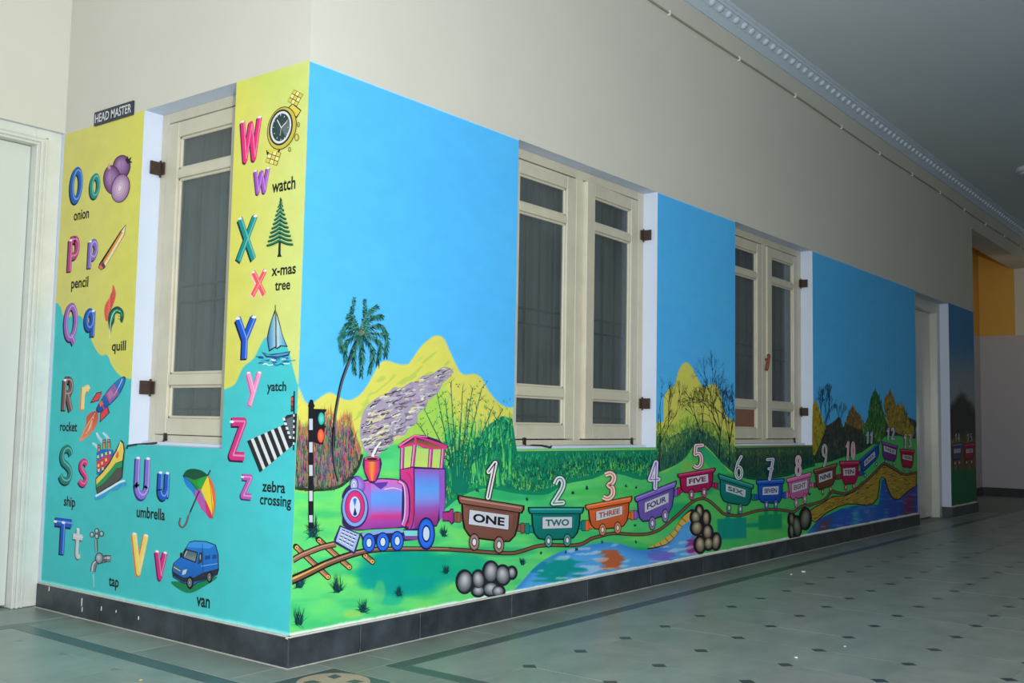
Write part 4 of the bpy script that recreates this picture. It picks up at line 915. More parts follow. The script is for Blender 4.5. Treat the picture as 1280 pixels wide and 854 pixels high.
p.poly([(249, 692), (254, 690), (253, 703), (247.5, 706)], (50, 66, 74)); p.poly([(256.5, 695), (263, 694), (263, 699), (256.5, 700)], (22, 78, 140)); p.poly([(266, 694), (271, 693.5), (271, 698), (266, 699)], (22, 78, 140))
p.poly([(216, 714), (229, 722), (243, 722), (254, 716), (273, 711), (273, 717), (257, 725), (245, 727), (230, 728), (217, 720)], (40, 48, 58)); p.poly([(217.5, 706), (226, 711.5), (223.5, 716), (216.5, 712)], (84, 98, 108)); p.poly([(229, 713), (234.5, 711.5), (232.5, 717.5), (228, 719)], (190, 206, 206)); p.line([(218, 709), (226, 714)], .8, (206, 214, 214), sm=0)
for (cx, cy, rx, ry) in ((238, 728.5, 4.4, 8.2), (262.5, 721.5, 3.6, 7.6)): p.blob(cx, cy, rx, ry, (28, 30, 34)); p.blob(cx-.3, cy, rx*.62, ry*.66, (100, 104, 108), (176, 180, 182)); p.ring(cx-.3, cy, rx*.3, ry*.34, .7, (50, 52, 56))
p.line([(252, 708), (272.5, 704.5)], .7, (140, 190, 236), sm=0); p.line([(253.5, 680), (254.5, 720)], .6, (20, 70, 140), sm=0); p.blob(251, 696, 1.4, 5.4, INK); p.blob(227, 694, 1.5, 3.4, INK); p.blob(251, 696.5, .8, 3.6, (160, 170, 172))
p.build('painted_van', wall_left, 'blue van painted beside the letter V')
# watch
p = L(); GO = (222, 206, 84)
def strap(cx, cy, w_, h_, rot):
    r = math.radians(rot); q = lambda a_, b_: (cx+a_*math.cos(r)-b_*math.sin(r), cy+a_*math.sin(r)+b_*math.cos(r))
    p.poly([q(-w_/2, -h_/2), (q(w_/2, -h_/2)), q(w_/2, h_/2), q(-w_/2, h_/2)], INK)
    for i in range(3):
        for j in range(3):
            a_, b_ = -w_/2+(i+.5)*w_/3, -h_/2+(j+.5)*h_/3; u, v_ = w_/6-.35, h_/6-.45
            p.poly([q(a_-u, b_-v_), q(a_+u, b_-v_), q(a_+u, b_+v_), q(a_-u, b_+v_)], (240, 232, 160) if (i+j) % 2 else GO)
p.poly([(361, 134), (366, 129), (377, 138), (371, 148)], INK); p.poly([(333, 188), (351, 186), (347, 197), (334, 194)], INK)
p.poly([(361.8, 134.6), (366, 130.6), (375.8, 138.8), (370.6, 146)], GO); strap(369.5, 122.5, 13, 17, 28); strap(342, 197, 15, 17, 18); p.poly([(334.5, 187), (349.5, 186), (347.5, 190), (335, 190)], GO)
for (a_, b_, c_, d_) in ((373.5, 156, 1.6, 3.2), (371.5, 172, 2.6, 4.6), (362.5, 187, 1.6, 3)): p.blob(a_, b_, c_, d_, INK); p.blob(a_, b_, c_-.7, d_-.8, GO)
p.blob(353, 160.5, 17.8, 27.6, INK, rot=14); p.blob(353, 160.5, 17, 26.6, (196, 182, 70), (230, 216, 96), rot=14); p.blob(351.8, 159.5, 14.6, 23, (44, 48, 52), rot=12); p.blob(351.8, 159.5, 12.6, 20.6, (216, 220, 224), rot=12); p.blob(351.8, 159.5, 10.6, 17.6, (44, 64, 66), (58, 78, 78), rot=12)
p.poly([(352, 160), (361, 148), (363, 160), (358, 172)], (100, 116, 116))
for k in range(12): a = math.radians(30*k); p.line([(351.8+8.6*math.cos(a), 159.5+14.4*math.sin(a)), (351.8+9.8*math.cos(a), 159.5+16.4*math.sin(a))], .7, (224, 228, 230), sm=0)
p.line([(352.5, 160), (347.5, 150)], 1.0, (235, 238, 240), sm=0); p.line([(352.5, 160), (359, 153)], .8, (235, 238, 240), sm=0); p.line([(352.5, 160), (351, 170)], .4, (235, 238, 240), sm=0)
p.build('painted_watch', wall_left, 'gold wrist watch painted beside the letter W')
# christmas tree
p = L(); p.line([(352, 249), (350.5, 285), (349.3, 321)], 1.2, (30, 52, 36), w2=3.2, sm=0); p.poly([(346.5, 321.5), (349.3, 314), (352.5, 321)], (30, 44, 36))
for k in range(10):
    t = k/9; y0_ = 256+48*t; hw = 3.2+13.4*t
    for j, c_ in enumerate(((16, 62, 44), (36, 122, 84), (180, 214, 170))):
        w_ = (3.6, 2.4, .7)[j]; dy_ = (0.9, 0, -1.2)[j]
        for sg in (-1, 1): p.line([(351.2-.15*k, y0_-4+dy_), (351+sg*hw*.55, y0_+.5+dy_), (350.8+sg*hw, y0_+2.2+dy_-(.8 if sg > 0 else -.8))], w_, c_, w2=w_*.5)
p.line([(352, 247.5), (351.3, 262)], 1.6, (30, 84, 60), sm=0)
p.build('painted_fir_tree', wall_left, 'green fir tree painted beside the letter X')
# sailing boat
p = L(); p.line([(344.3, 381.5), (345, 436)], 1.0, INK, sm=0)
p.poly(smooth([(344.2, 386), (340, 398), (336, 412), (334, 424), (336.5, 440)], False, 4)+[(345.4, 434), (345.2, 400)], INK); p.poly(smooth([(343.8, 391), (340.5, 400), (337, 413), (335.2, 424), (337.3, 437.5)], False, 4)+[(344.6, 433), (344.4, 402)], (36, 120, 190), (160, 206, 224), ang=0)
p.poly(smooth([(345.6, 388), (350, 404), (354, 420), (360, 434)], False, 4)+[(352, 433), (346, 437)], INK); p.poly(smooth([(346.2, 394), (350, 408), (353.6, 421), (358.4, 432.6)], False, 4)+[(351, 431.6), (346.6, 435)], (196, 224, 234), (60, 142, 200), ang=0)
p.poly([(327, 440), (336, 443), (350, 441.5), (363.5, 439), (361, 445), (350, 447.5), (333, 447)], (30, 70, 110)); p.poly([(330, 442), (340, 444.2), (362, 440.5), (360, 443), (348, 445.6), (334, 445)], (80, 160, 200))
for k in range(34): x_ = R_(320, 366); y_ = R_(447, 457)-abs(x_-344)*.08; p.line([(x_, y_), (x_+R_(2, 4), y_+R_(-.8, 1.2)), (x_+R_(5, 8), y_+R_(-.6, 1))], R_(.8, 1.5), vary([(36, 120, 196), (60, 150, 210), (22, 74, 130), (220, 240, 246)], 6))
p.build('painted_sailing_boat', wall_left, 'blue sailing boat painted beside the letter Y')
# zebra crossing
p = L()
A0, A1, B0, B1 = (309, 551.5), (356, 530.5), (324.8, 591), (366, 557)
p.poly([A0, A1, B1, B0], (40, 42, 46))
lerp = lambda a_, b_, t: (a_[0]+(b_[0]-a_[0])*t, a_[1]+(b_[1]-a_[1])*t)
for k in range(5): t0 = .10+k*.178; p.poly([lerp(A0, A1, t0), lerp(A0, A1, t0+.078), lerp(B0, B1, t0+.078), lerp(B0, B1, t0)], (216, 222, 228))
p.poly([(354.5, 524), (359, 519), (372, 517), (371.5, 553), (365, 556), (357, 536)], (40, 42, 50)); p.poly([(358, 524), (368, 520), (367.5, 551), (361, 540)], (92, 106, 120))
for k in range(5): p.poly([(353.6+k*1.9, 522.5+k*5.6), (356.6+k*1.9, 522.5+k*5.6), (357.4+k*1.9, 526+k*5.6), (354.2+k*1.9, 526+k*5.6)], (222, 226, 230))
p.line([(368.3, 489), (367.4, 563)], 1.7, (38, 40, 46), sm=0)
for k in range(6): p.line([(367.9-k*.05, 518+k*7), (367.9-k*.05, 521+k*7)], 1.7, (222, 226, 230), sm=0)
p.poly([(364.3, 496), (368.3, 494), (368, 514), (364, 515)], (40, 42, 48)); p.blob(365.8, 499, 1.2, 2.8, (226, 84, 70)); p.blob(365.7, 505, 1.2, 2.8, (180, 90, 70)); p.blob(365.6, 511, 1.1, 2.4, (80, 90, 90))
p.build('painted_zebra_crossing', wall_left, 'zebra crossing and signal painted beside the letter Z')
# ---------------------------------------------------------------- train wall: landscape
def KK(ox, oy, s): return lambda *pts: [(ox+a/s, oy+b_/s) for a, b_ in pts]
c1 = KK(360, 520, 4.27); c2 = KK(380, 360, 4.27); c3 = KK(440, 400, 4.268); c4 = KK(540, 540, 4.27); c5 = KK(700, 540, 4.27)
c6 = KK(800, 420, 4.744); c7 = KK(880, 530, 5.3375); c8 = KK(1000, 460, 3.883); c9 = KK(1010, 540, 6.57); c10 = KK(1070, 540, 7.11); c11 = KK(960, 540, 6.1)
def Rr(lv): return Paint('R', lv)
def bush(p, x0, x1, top, bot, n, cols, hmin, hmax, w, lean=3, up=True):
    """painted shrubbery: strokes between the lines top(x) and bot(x)"""
    it = []
    for _ in range(n):
        x = R_(x0, x1); t0 = ylin(top, x); b0 = ylin(bot, x)
        if b0 <= t0: continue
        y = R_(t0+hmin*0.6, b0); h = min(R_(hmin, hmax), max(2, y-t0+2)); k = (y-t0)/(b0-t0+1e-6)
        cc_ = cols[min(len(cols)-1, int(k*len(cols)*R_(.75, 1.15)))] if isinstance(cols[0], list) else cols
        it.append((x, y, R_(-lean, lean), -h if up else h*R_(-1, 1), R_(w*.5, w), vary(cc_, 12)))
    p.tufts(it)
def tuft(p, x, y, h, n=16, cols=((14, 60, 70), (10, 90, 90), (20, 50, 50))):
    p.tufts([(x+R_(-h*.18, h*.18), y+R_(-h*.1, h*.15), math.sin(a)*h*R_(.35, 1)*.62, -math.cos(a)*h*R_(.35, 1), R_(.7, 1.5), vary(cols, 8)) for a in [R_(-1.5, 1.5)*R_(.4, 1.5) for _ in range(n)]])
def tree(p, x, y, h, a, w, col, depth, spread=.5, sq=.6, items=None, leaf=None):
    if depth == 0 or h < 1.2: return
    x2, y2 = x+math.sin(a)*h*sq, y-math.cos(a)*h
    p.append((x, y, x2-x, y2-y, w, col)); p.append((x2, y2, x-x2, y-y2, w*.7, col))
    if leaf and depth < 3: leaf.append((x2, y2))
    for _ in range(2 if rng.random() < .75 else 3): tree(p, x2, y2, h*R_(.62, .86), a+R_(-spread, spread)+(0.22 if rng.random() < .5 else -.22), w*.72, col, depth-1, spread, sq, leaf=leaf)

# hedge and shrubs under the windows and round the hills
p = Rr(6)
hb = c4((60, 400), (150, 330), (250, 290), (330, 290), (430, 310), (520, 320), (620, 315), (700, 265), (854, 235))+c5((240, 207), (330, 212), (430, 240), (525, 222))
ht = [(553, 590), (556, 575), (575, 560), (600, 545), (612, 530), (628, 520), (640, 524), (646, 563), (820, 561), (824, 561)]
HA = [(x, y) for x, y in smooth(ht, False, 1)]; HB = smooth(hb, False, 3)
p.poly(HA+[(823, 592)]+HB[::-1], (18, 132, 96))
bush(p, 556, 822, HA, HB, 2600, [[(40, 170, 110), (20, 130, 100), (60, 180, 110), (6, 100, 84)], [(6, 92, 78), (18, 128, 100), (20, 110, 80), (50, 160, 100)], [(6, 96, 80), (30, 150, 100), (90, 186, 90), (8, 84, 70)], [(70, 180, 90), (6, 100, 80), (120, 196, 90), (10, 120, 96)]], 3, 9, 2.2, 2.4)
p.line([(x, y+1.5) for x, y in HB], 4.5, (14, 140, 100), sm=0)
p.line([(646, 563.4), (735, 562.6), (820, 561.6)], 1.6, (150, 196, 110), sm=0)
p.build('painted_hedge', wall_front, 'dense painted green hedge under the near window', kind='stuff')
# bamboo-like bush right of the chimney smoke
p = Paint('R', 20, .6); it = []; lf = []
for _ in range(260): it.append((R_(556, 640), R_(545, 612), R_(-3, 3), -R_(8, 34), R_(1, 2.4), vary([(20, 150, 110), (60, 190, 110), (10, 120, 100), (110, 214, 100)], 10)))
p.tufts(it); it = []
for sx, ex, ey in ((566, 546, 492), (568, 556, 498), (570, 563, 478), (572, 578, 484), (574, 590, 486), (576, 602, 485), (578, 628, 512), (580, 616, 508), (572, 530, 512), (569, 522, 530), (582, 640, 528), (575, 584, 500)):
    pts = [(sx, 616), (sx+(ex-sx)*.12, 580), (sx+(ex-sx)*.45, (616+ey)/2-6), (ex, ey)]
    p.line(pts, 2.6, (10, 126, 100), w2=.7, col2=(14, 100, 84)); q = smooth(pts, False, 6)
    for k in range(5, len(q), 1):
        if rng.random() < .8: it.append((q[k][0], q[k][1], R_(-11, 11), -R_(1, 12), R_(.6, 1.1), (14, 96, 80))); lf.append((q[k][0]+R_(-11, 11), q[k][1]-R_(1, 12)))
for (x, y) in lf:
    for _ in range(2): it.append((x+R_(-3, 3), y+R_(-3, 3), R_(-2.4, 2.4), R_(-1.6, 2.2), R_(1, 1.8), vary([(14, 90, 70), (70, 60, 40), (20, 120, 90)], 8)))
for _ in range(150): it.append((R_(545, 640), R_(500, 560), R_(-2, 2), R_(-7, -3), R_(.8, 1.4), vary([(60, 190, 110), (20, 150, 110), (150, 214, 90)], 8)))
p.tufts(it); p.build('painted_bamboo', wall_front, 'tall painted bamboo bush between the train cab and the near window')
# purple and brown reeds behind the signal
p = Rr(6); it = []
RB = c1((30, 385), (140, 396), (250, 385), (310, 352), (370, 280), (394, 205)); RT2 = [(366, 560), (372, 520), (380, 530), (392, 528), (400, 515), (412, 508), (424, 520), (432, 512), (440, 520), (450, 560)]
base = [(366, 555)]+[(372, 535), (400, 530), (420, 528), (440, 535), (451, 560)]
p.poly(base+smooth(RB, False, 3)[::-1], (120, 140, 96))
for _ in range(1500):
    x = R_(367, 451); b0 = float(ylin(RB, x)); t0 = float(ylin(RT2, x)); y = R_(t0+8, b0); it.append((x, y, R_(-1.2, 1.2), -R_(5, 16), R_(.8, 2.0), vary([(120, 60, 130), (80, 50, 90), (60, 110, 80), (190, 110, 80), (60, 60, 70), (30, 120, 100), (170, 90, 130)] if y > t0+22 else [(206, 130, 80), (180, 150, 80), (150, 90, 110), (120, 130, 80)], 12)))
p.tufts(it); p.line(RB, 3.5, (46, 60, 50)); bush(p, 368, 450, [(a, b_-4) for a, b_ in RB], [(a, b_+3) for a, b_ in RB], 200, [(30, 40, 40), (60, 90, 70)], 2, 4, 1.4)
p.build('painted_reeds', wall_front, 'purple and brown painted reeds behind the signal post', kind='stuff')
# palm
p = Paint('R', 20, .6)
tr_ = c2((297, 255), (262, 320), (235, 400), (200, 500), (176, 610), (162, 700), (158, 780), (157, 854))+c1((242, 60), (238, 140), (240, 220), (250, 290), (266, 350))
p.line(tr_, 4.4, (26, 34, 44), w2=2.6); p.line([(x+.8, y) for x, y in tr_], 1.8, (96, 100, 110), w2=.8)
pcx, pcy = c2((300, 238))[0]
for (ex, ey, bx, by) in ((265, 60, -6, -2), (322, 66, 3, 0), (382, 98, -2, -6), (408, 145, 0, -7), (432, 230, 6, -9), (434, 350, 14, -10), (392, 388, 12, -6), (348, 436, 9, -2), (302, 455, 1, 0), (266, 436, -5, 0), (218, 378, -8, -4), (196, 322, -11, -8), (206, 240, -6, -8), (230, 190, -3, -6), (236, 150, -2, -6)):
    ex, ey = c2((ex, ey))[0]; mid = ((pcx+ex)/2+bx, (pcy+ey)/2+by); q = smooth([(pcx, pcy), mid, (ex, ey)], False, 9); it = []
    for k in range(1, len(q)):
        dx, dy = q[k][0]-q[k-1][0], q[k][1]-q[k-1][1]; L_ = math.hypot(dx, dy) or 1; f_ = 1-abs(k/len(q)-.45)
        for sg in (-1, 1):
            for _ in range(3): it.append((q[k][0], q[k][1], dx/L_*5+sg*-dy/L_*R_(2, 6)*f_, dy/L_*5+sg*dx/L_*R_(2, 6)*f_+R_(1, 6), R_(1.5, 2.8), vary([(22, 84, 84), (14, 58, 62), (40, 120, 110), (70, 130, 110)], 8)))
    p.tufts(it); p.lv -= 4; p.line(q, .9, (150, 170, 140), w2=.3, sm=0)
p.blob(pcx, pcy, 2.2, 3, (120, 110, 80)); p.build('painted_palm_tree', wall_front, 'leaning dark green palm tree painted against the sky')
# smoke
p = Paint('R', 40, .12)
SM = c3((100, 728), (66, 700), (44, 640), (42, 560), (62, 485), (100, 440), (150, 405), (185, 395), (220, 360), (262, 362), (310, 332), (345, 330), (372, 300), (420, 292), (455, 268), (490, 250), (528, 262), (534, 285), (500, 322), (482, 338), (455, 390), (410, 420), (390, 468), (350, 500), (345, 545), (300, 580), (280, 612), (235, 622), (215, 660), (170, 690), (135, 730))
p.poly(SM, (168, 158, 182), sm=3); SMP = smooth(SM, True, 3); p.lv += 2
def inside(x, y, P_):
    r = False; j = len(P_)-1
    for i in range(len(P_)):
        if (P_[i][1] > y) != (P_[j][1] > y) and x < (P_[j][0]-P_[i][0])*(y-P_[i][1])/(P_[j][1]-P_[i][1])+P_[i][0]: r = not r
        j = i
    return r
PAL = [(200, 198, 210), (150, 140, 160), (124, 120, 134), (228, 224, 204), (176, 152, 190), (190, 184, 190), (214, 206, 160)]
n_ = 0
while n_ < 330:
    x, y = R_(448, 566), R_(456, 572); k = n_ % 3; r = R_(1.9, 6)*(1.0 if x < 500 else .75)
    if not (inside(x-r*1.2, y+r*.3, SMP) and inside(x+r*1.2, y-r*.8, SMP)): continue
    n_ += 1; t = R_(.2, 1.1)
    if k == 0: d_ = vary([(58, 52, 64), (90, 76, 104), (70, 68, 74)], 8); p.line([(x-r*1.1, y+r*.6*t), (x-r*.4, y+r*.1), (x+r*.3, y+r*.15-r*.3*t), (x+r*1.1, y-r*.8*t)], r*.38, d_, w2=r*.12)
    else: h_ = vary(PAL, 8); p.line([(x-r*1.1, y+r*.5*t), (x-r*.3, y-r*.2), (x+r*.4, y-r*.1), (x+r*1.1, y-r*.8*t)], r*(.9 if k == 1 else .45), h_, w2=r*.2)
p.line(c3((105, 730), (120, 690), (150, 650)), 4, (236, 232, 236), w2=2); p.line(c3((115, 722), (135, 690)), 1.6, (90, 84, 96), w2=.8)
p.build('painted_smoke', wall_front, 'grey and violet painted smoke trailing from the chimney')
# bare trees and undergrowth between the two windows
p = Rr(6)
LT = c6((96, 560), (130, 600), (180, 600), (250, 560), (300, 540), (318, 545), (360, 560), (420, 590), (470, 600), (520, 640), (565, 660)); 
LB = c6((96, 815), (200, 772), (270, 722), (305, 668), (335, 640), (372, 640), (430, 692), (480, 750), (545, 805), (566, 812))
p.poly(smooth(LT, False, 3)+smooth(LB, False, 3)[::-1], (50, 116, 84))
bush(p, 820, 919, [(a, b_-14) for a, b_ in LT], LB, 1500, [[(160, 186, 70), (120, 160, 70), (180, 190, 80)], [(110, 150, 70), (60, 120, 80), (140, 170, 80)], [(50, 100, 80), (30, 84, 74), (90, 130, 80)], [(30, 84, 80), (24, 70, 70), (50, 110, 84)]], 3, 11, 1.8, 1)
p.poly(c6((345, 662), (375, 650), (520, 800), (480, 815), (410, 780), (370, 710)), (40, 160, 120), (60, 200, 110), sm=3)
it = []; 
for (bx, by, h, a, dp, w_) in ((824, 588, 34, .05, 7, 1.8), (822, 560, 16, .3, 6, 1.2), (876, 542, 15, -.5, 6, 1.5), (878, 544, 20, .0, 7, 1.4), (899, 573, 34, .05, 8, 2.0), (898, 545, 17, -.6, 7, 1.3), (900, 540, 17, .35, 6, 1.2), (911, 584, 32, .02, 7, 1.8), (912, 555, 18, .25, 7, 1.2)):
    tree(it, bx, by, h, a, w_, (30, 40, 44), dp, .55, .62)
it += [(R_(900, 918), R_(488, 530), R_(-3, 3), -R_(4, 10), .8, vary([(30, 66, 100), (40, 60, 70)], 6)) for _ in range(70)]
p.tufts(it); p.build('painted_bare_trees', wall_front, 'bare black painted trees on the yellow hill between the windows')
# hedge under the far window
p = Rr(6); HA = [(921, 560), (1016, 558), (1019, 558)]; HB = smooth(c7((215, 305), (260, 345), (330, 360), (440, 355), (560, 335), (620, 310), (680, 285), (740, 270)), False, 3)
p.poly([(919, 558)]+HA+HB[::-1], (44, 84, 66)); bush(p, 921, 1018, HA, HB, 1300, [[(110, 120, 60), (60, 96, 60), (84, 110, 60)], [(40, 80, 66), (70, 90, 66), (30, 66, 60)], [(26, 70, 60), (60, 90, 70), (30, 60, 54)], [(20, 60, 56), (16, 84, 70)]], 3, 10, 1.8, 1.5)
p.line([(921, 558.6), (1016, 557.4)], 1.6, (130, 130, 60), sm=0); p.line([(x, y+1) for x, y in HB], 3, (22, 90, 70), sm=0)
p.build('painted_dark_hedge', wall_front, 'dark green painted hedge under the far window', kind='stuff')
# far trees right of the second window
p = Rr(6)
TT = c8((62, 330), (75, 300), (110, 290), (150, 270), (170, 255), (190, 235), (210, 290), (240, 220), (255, 195), (285, 230), (300, 290), (330, 270), (350, 300), (400, 260), (430, 270), (480, 250), (520, 240), (560, 260)); TB = c8((62, 465), (150, 455), (215, 432), (260, 425), (300, 410), (340, 380), (420, 330), (480, 330), (560, 345))
p.poly(TT+TB[::-1], (54, 66, 60))
def crown(P_, cols, n): 
    P_ = smooth(P_, True, 3); p.poly(P_, cols[0]); xs_ = [a for a, _ in P_]; ys_ = [b_ for _, b_ in P_]; it = []
    while len(it) < n:
        x, y = R_(min(xs_), max(xs_)), R_(min(ys_), max(ys_))
        if inside(x, y, P_): it.append((x, y, R_(-2, 2), -R_(3, 9), R_(.8, 1.8), vary(cols, 12)))
    p.tufts(it)
bush(p, 1016, 1145, TT, TB, 1500, [[(90, 84, 64), (60, 70, 60), (50, 60, 60)], [(44, 66, 56), (84, 70, 66), (36, 50, 50)], [(30, 60, 52), (70, 80, 70), (90, 84, 80)], [(30, 80, 60), (26, 56, 50)]], 3, 12, 1.8, 1)
crown(c8((62, 180), (78, 175), (95, 215), (110, 260), (125, 290), (110, 330), (95, 370), (62, 420)), [(170, 150, 40), (140, 140, 50), (190, 160, 50), (90, 110, 50)], 160)
crown(c8((235, 225), (252, 190), (275, 215), (300, 260), (300, 300), (240, 280), (222, 260)), [(110, 96, 56), (160, 140, 50), (90, 80, 60), (150, 80, 60)], 70)
crown(c8((345, 140), (365, 112), (385, 150), (400, 200), (415, 260), (405, 340), (370, 370), (325, 360), (300, 300), (330, 240), (335, 180)), [(46, 110, 60), (80, 140, 60), (30, 84, 56), (26, 66, 54), (120, 160, 60)], 260)
crown(c8((405, 170), (430, 122), (450, 140), (470, 190), (500, 190), (520, 240), (545, 290), (545, 340), (480, 320), (430, 290), (415, 230)), [(150, 130, 50), (190, 170, 50), (110, 90, 56), (90, 80, 60), (170, 150, 60)], 300)
it = []
for (bx, by, h) in ((1030, 545, 17), (1033, 540, 16), (1026, 530, 12), (1049, 545, 12), (1036, 525, 13)): tree(it, bx, by, h, R_(-.2, .2), 1.1, (26, 62, 90), 6, .5, .5)
p.tufts(it)
p.build('painted_far_trees', wall_front, 'dark and ochre painted trees far along the train mural')

# ---------------------------------------------------------------- rails, rocks, bridges, plants
BR = (126, 88, 70)
p = Rr(20)
for q in (c1((40, 698), (212, 860)), c1((160, 660), (325, 808)), c1((405, 742), (448, 778))):
    p.line(q, 7.6, (28, 26, 30), sm=0); p.blob(q[0][0], q[0][1], 3.6, 3.8, (28, 26, 30)); p.blob(q[1][0], q[1][1], 3.6, 3.8, (28, 26, 30))
    p.line(q, 5, (196, 140, 90), sm=0); p.line([(a+.8, b_-1) for a, b_ in q], 2.4, (150, 110, 90), sm=0); p.blob(q[0][0]+1, q[0][1]+.8, 2.2, 2.2, (240, 190, 100)); p.blob(q[1][0], q[1][1], 2.4, 2.4, (240, 190, 90)); p.blob(q[1][0], q[1][1], .9, 1.1, (40, 30, 30)); p.blob(q[0][0]+1, q[0][1]+1, .9, 1.1, (40, 30, 30))
ra = c1((20, 772), (60, 748), (120, 722), (180, 700), (252, 684)); p.line(ra, 8, (30, 28, 32)); p.line(ra, 5.2, (148, 104, 86)); p.line([(x, y-1.2) for x, y in ra], 1.4, (196, 150, 120))
rb = c1((10, 880), (60, 858), (120, 830), (200, 790), (330, 742), (450, 716), (600, 710), (730, 710), (854, 712))+c4((120, 629), (200, 634), (300, 643), (420, 647), (480, 635), (560, 610), (640, 604), (740, 606), (800, 597))+c5((160, 572), (200, 560), (280, 542), (420, 548), (500, 535), (560, 500), (640, 430), (700, 377), (750, 356), (790, 366), (840, 408))+c7((130, 600), (190, 610), (250, 608), (350, 580), (450, 570), (550, 580), (590, 587), (620, 572), (650, 550), (740, 530), (810, 500))+c9((190, 487), (240, 498), (300, 505), (360, 485), (410, 455))+c10((50, 458), (100, 425), (180, 342), (235, 287), (265, 287), (330, 322), (400, 366), (450, 378), (540, 358))
m_ = len(rb); ws = [9.4 if x < 480 else (6.5 if x < 560 else (5.2 if x < 800 else 3.8)) for x, _ in rb]
wf = lambda x: float(np.interp(x, [366, 430, 480, 560, 700, 800, 900, 1145], [11.5, 9, 6.4, 5.6, 5.0, 4.2, 3.8, 3.2]))
p.line(rb, wf, (28, 26, 30)); p.line(rb, lambda x: wf(x)*.58, BR) 
p.line([(x, y-1.5) for x, y in rb[:4]], 2.6, (226, 180, 90), w2=1.2); p.line([(x, y-1.1) for x, y in rb[3:9]], 1.4, (186, 146, 130), w2=.8)
p.build('painted_rails', wall_front, 'brown painted rails with sleepers running under the train')
def rocks(name, items, cols, lv, label, outline):
    p = Rr(lv); 
    for (x, y, rx, ry) in items: p.blob(x, y, rx+2.6, ry+2.6, outline)
    for (x, y, rx, ry) in items: p.blob(x, y, rx+.5, ry+.7, outline, n=20); p.blob(x, y, rx-.2, ry-.2, cols[0], cols[1], hx=-.05, hy=-.35, n=20, rot=R_(-8, 8))
    p.build(name, wall_front, label)
cs = lambda K, s, L_: [K((a, b_))[0]+(c/s, d/s) for a, b_, c, d in L_]
rocks('painted_rocks', cs(c4, 4.27, [(425, 752, 20, 28), (245, 848, 30, 26), (172, 800, 38, 56), (245, 788, 30, 44), (312, 748, 36, 52), (375, 765, 36, 48), (312, 838, 38, 34), (350, 850, 30, 26)]), ((72, 78, 90), (200, 202, 206)), 20, 'grey painted rocks at the near river bank', (34, 38, 46))
rocks('painted_rocks', cs(c5, 4.27, [(742, 425, 15, 30), (778, 460, 17, 36), (722, 455, 22, 30), (728, 512, 27, 34), (785, 535, 22, 36), (790, 595, 22, 30), (745, 602, 24, 40), (830, 585, 20, 40)]), ((92, 82, 68), (204, 196, 166)), 30, 'brown painted rock heap beneath wagon five', (40, 30, 40))
rocks('painted_rocks', cs(c11, 6.1, [(178, 668, 17, 48), (178, 758, 15, 52), (218, 722, 28, 72), (282, 662, 36, 74)]), ((60, 66, 60), (140, 146, 128)), 30, 'grey-green painted rocks beneath wagon eight', (26, 28, 32))
p = Rr(20); q = c5((462, 624), (530, 590), (600, 530), (650, 455), (700, 412), (722, 430), (690, 470), (650, 505), (610, 565), (560, 605), (500, 622))
p.poly(q, (40, 34, 30), sm=3); cx_, cy_ = c5((600, 545))[0]; p.poly([(cx_+(x-cx_)*.93, cy_+(y-cy_)*.9) for x, y in q], (216, 178, 84), sm=3)
for a, b_ in (((500, 605), (515, 622)), ((530, 590), (548, 612)), ((560, 568), (582, 592)), ((585, 545), (607, 568)), ((608, 518), (630, 538)), ((628, 490), (652, 506)), ((650, 462), (672, 480))): p.line(c5(a, b_), .8, (70, 50, 40), sm=0)
p.build('painted_bridge', wall_front, 'small yellow brick bridge painted over the near river')
p = Rr(12)
q = c9((5, 655), (60, 615), (120, 585), (200, 530), (300, 525), (380, 490))+c10((60, 465), (110, 425), (180, 352), (240, 297), (265, 297), (330, 335), (400, 378), (450, 390), (535, 370), (535, 482), (480, 512), (420, 562), (380, 600), (340, 600), (305, 560), (275, 490), (258, 415), (232, 402), (210, 430), (203, 510), (192, 590), (150, 640), (90, 655), (0, 640))+c9((380, 592), (320, 592), (250, 612), (150, 665), (60, 742), (20, 725))
p.poly(q, (36, 34, 30)); qq = np.array(q); p.poly([(x, y) for x, y in (qq*[1, 1]+[0, 0]).tolist()], (172, 146, 56))
it = []
for _ in range(900):
    x, y = R_(1012, 1145), R_(580, 655)
    if inside(x, y, q) and inside(x+5, y, q): it.append((x, y, R_(3, 8), R_(-2.2, 1.2)-(1.8 if x < 1095 else -.5), R_(.5, 1.1), vary([(70, 66, 40), (110, 96, 44), (214, 186, 80), (60, 50, 36)], 8)))
p.tufts(it); p.line(q+[q[0]], 1.3, (34, 34, 32), sm=0)
p.line(c9((0, 622), (60, 592), (110, 570), (190, 510), (300, 512), (400, 470)), 1.6, (30, 130, 100)); p.build('painted_bridge', wall_front, 'long yellow stone bridge painted at the far end of the mural')
for (lst, h_) in ((c1((130, 610),), 26), (c1((130, 640),), 22), (c4((60, 550),), 15), (c4((72, 750),), 13), (c4((480, 705),), 11), (c5((65, 330), (140, 305), (350, 292), (405, 300), (398, 500), (222, 590), (403, 590), (30, 645), (85, 630)), 4.2), (c4((505, 365), (240, 315), (750, 330), (825, 300), (580, 650), (770, 630)), 5), ([c7((700, 470))[0]], 5)):
    for (x, y) in lst: p = Rr(38); tuft(p, x, y, h_, 46 if h_ > 8 else 12); p.build('painted_grass_tuft', wall_front)
for (x, y, h_) in ((421, 738, 24), (373, 778, 24), (453, 763, 18), (498, 743, 13), (373, 732, 22)): p = Rr(38); tuft(p, x, y, h_, 60); p.build('painted_grass_tuft', wall_front)
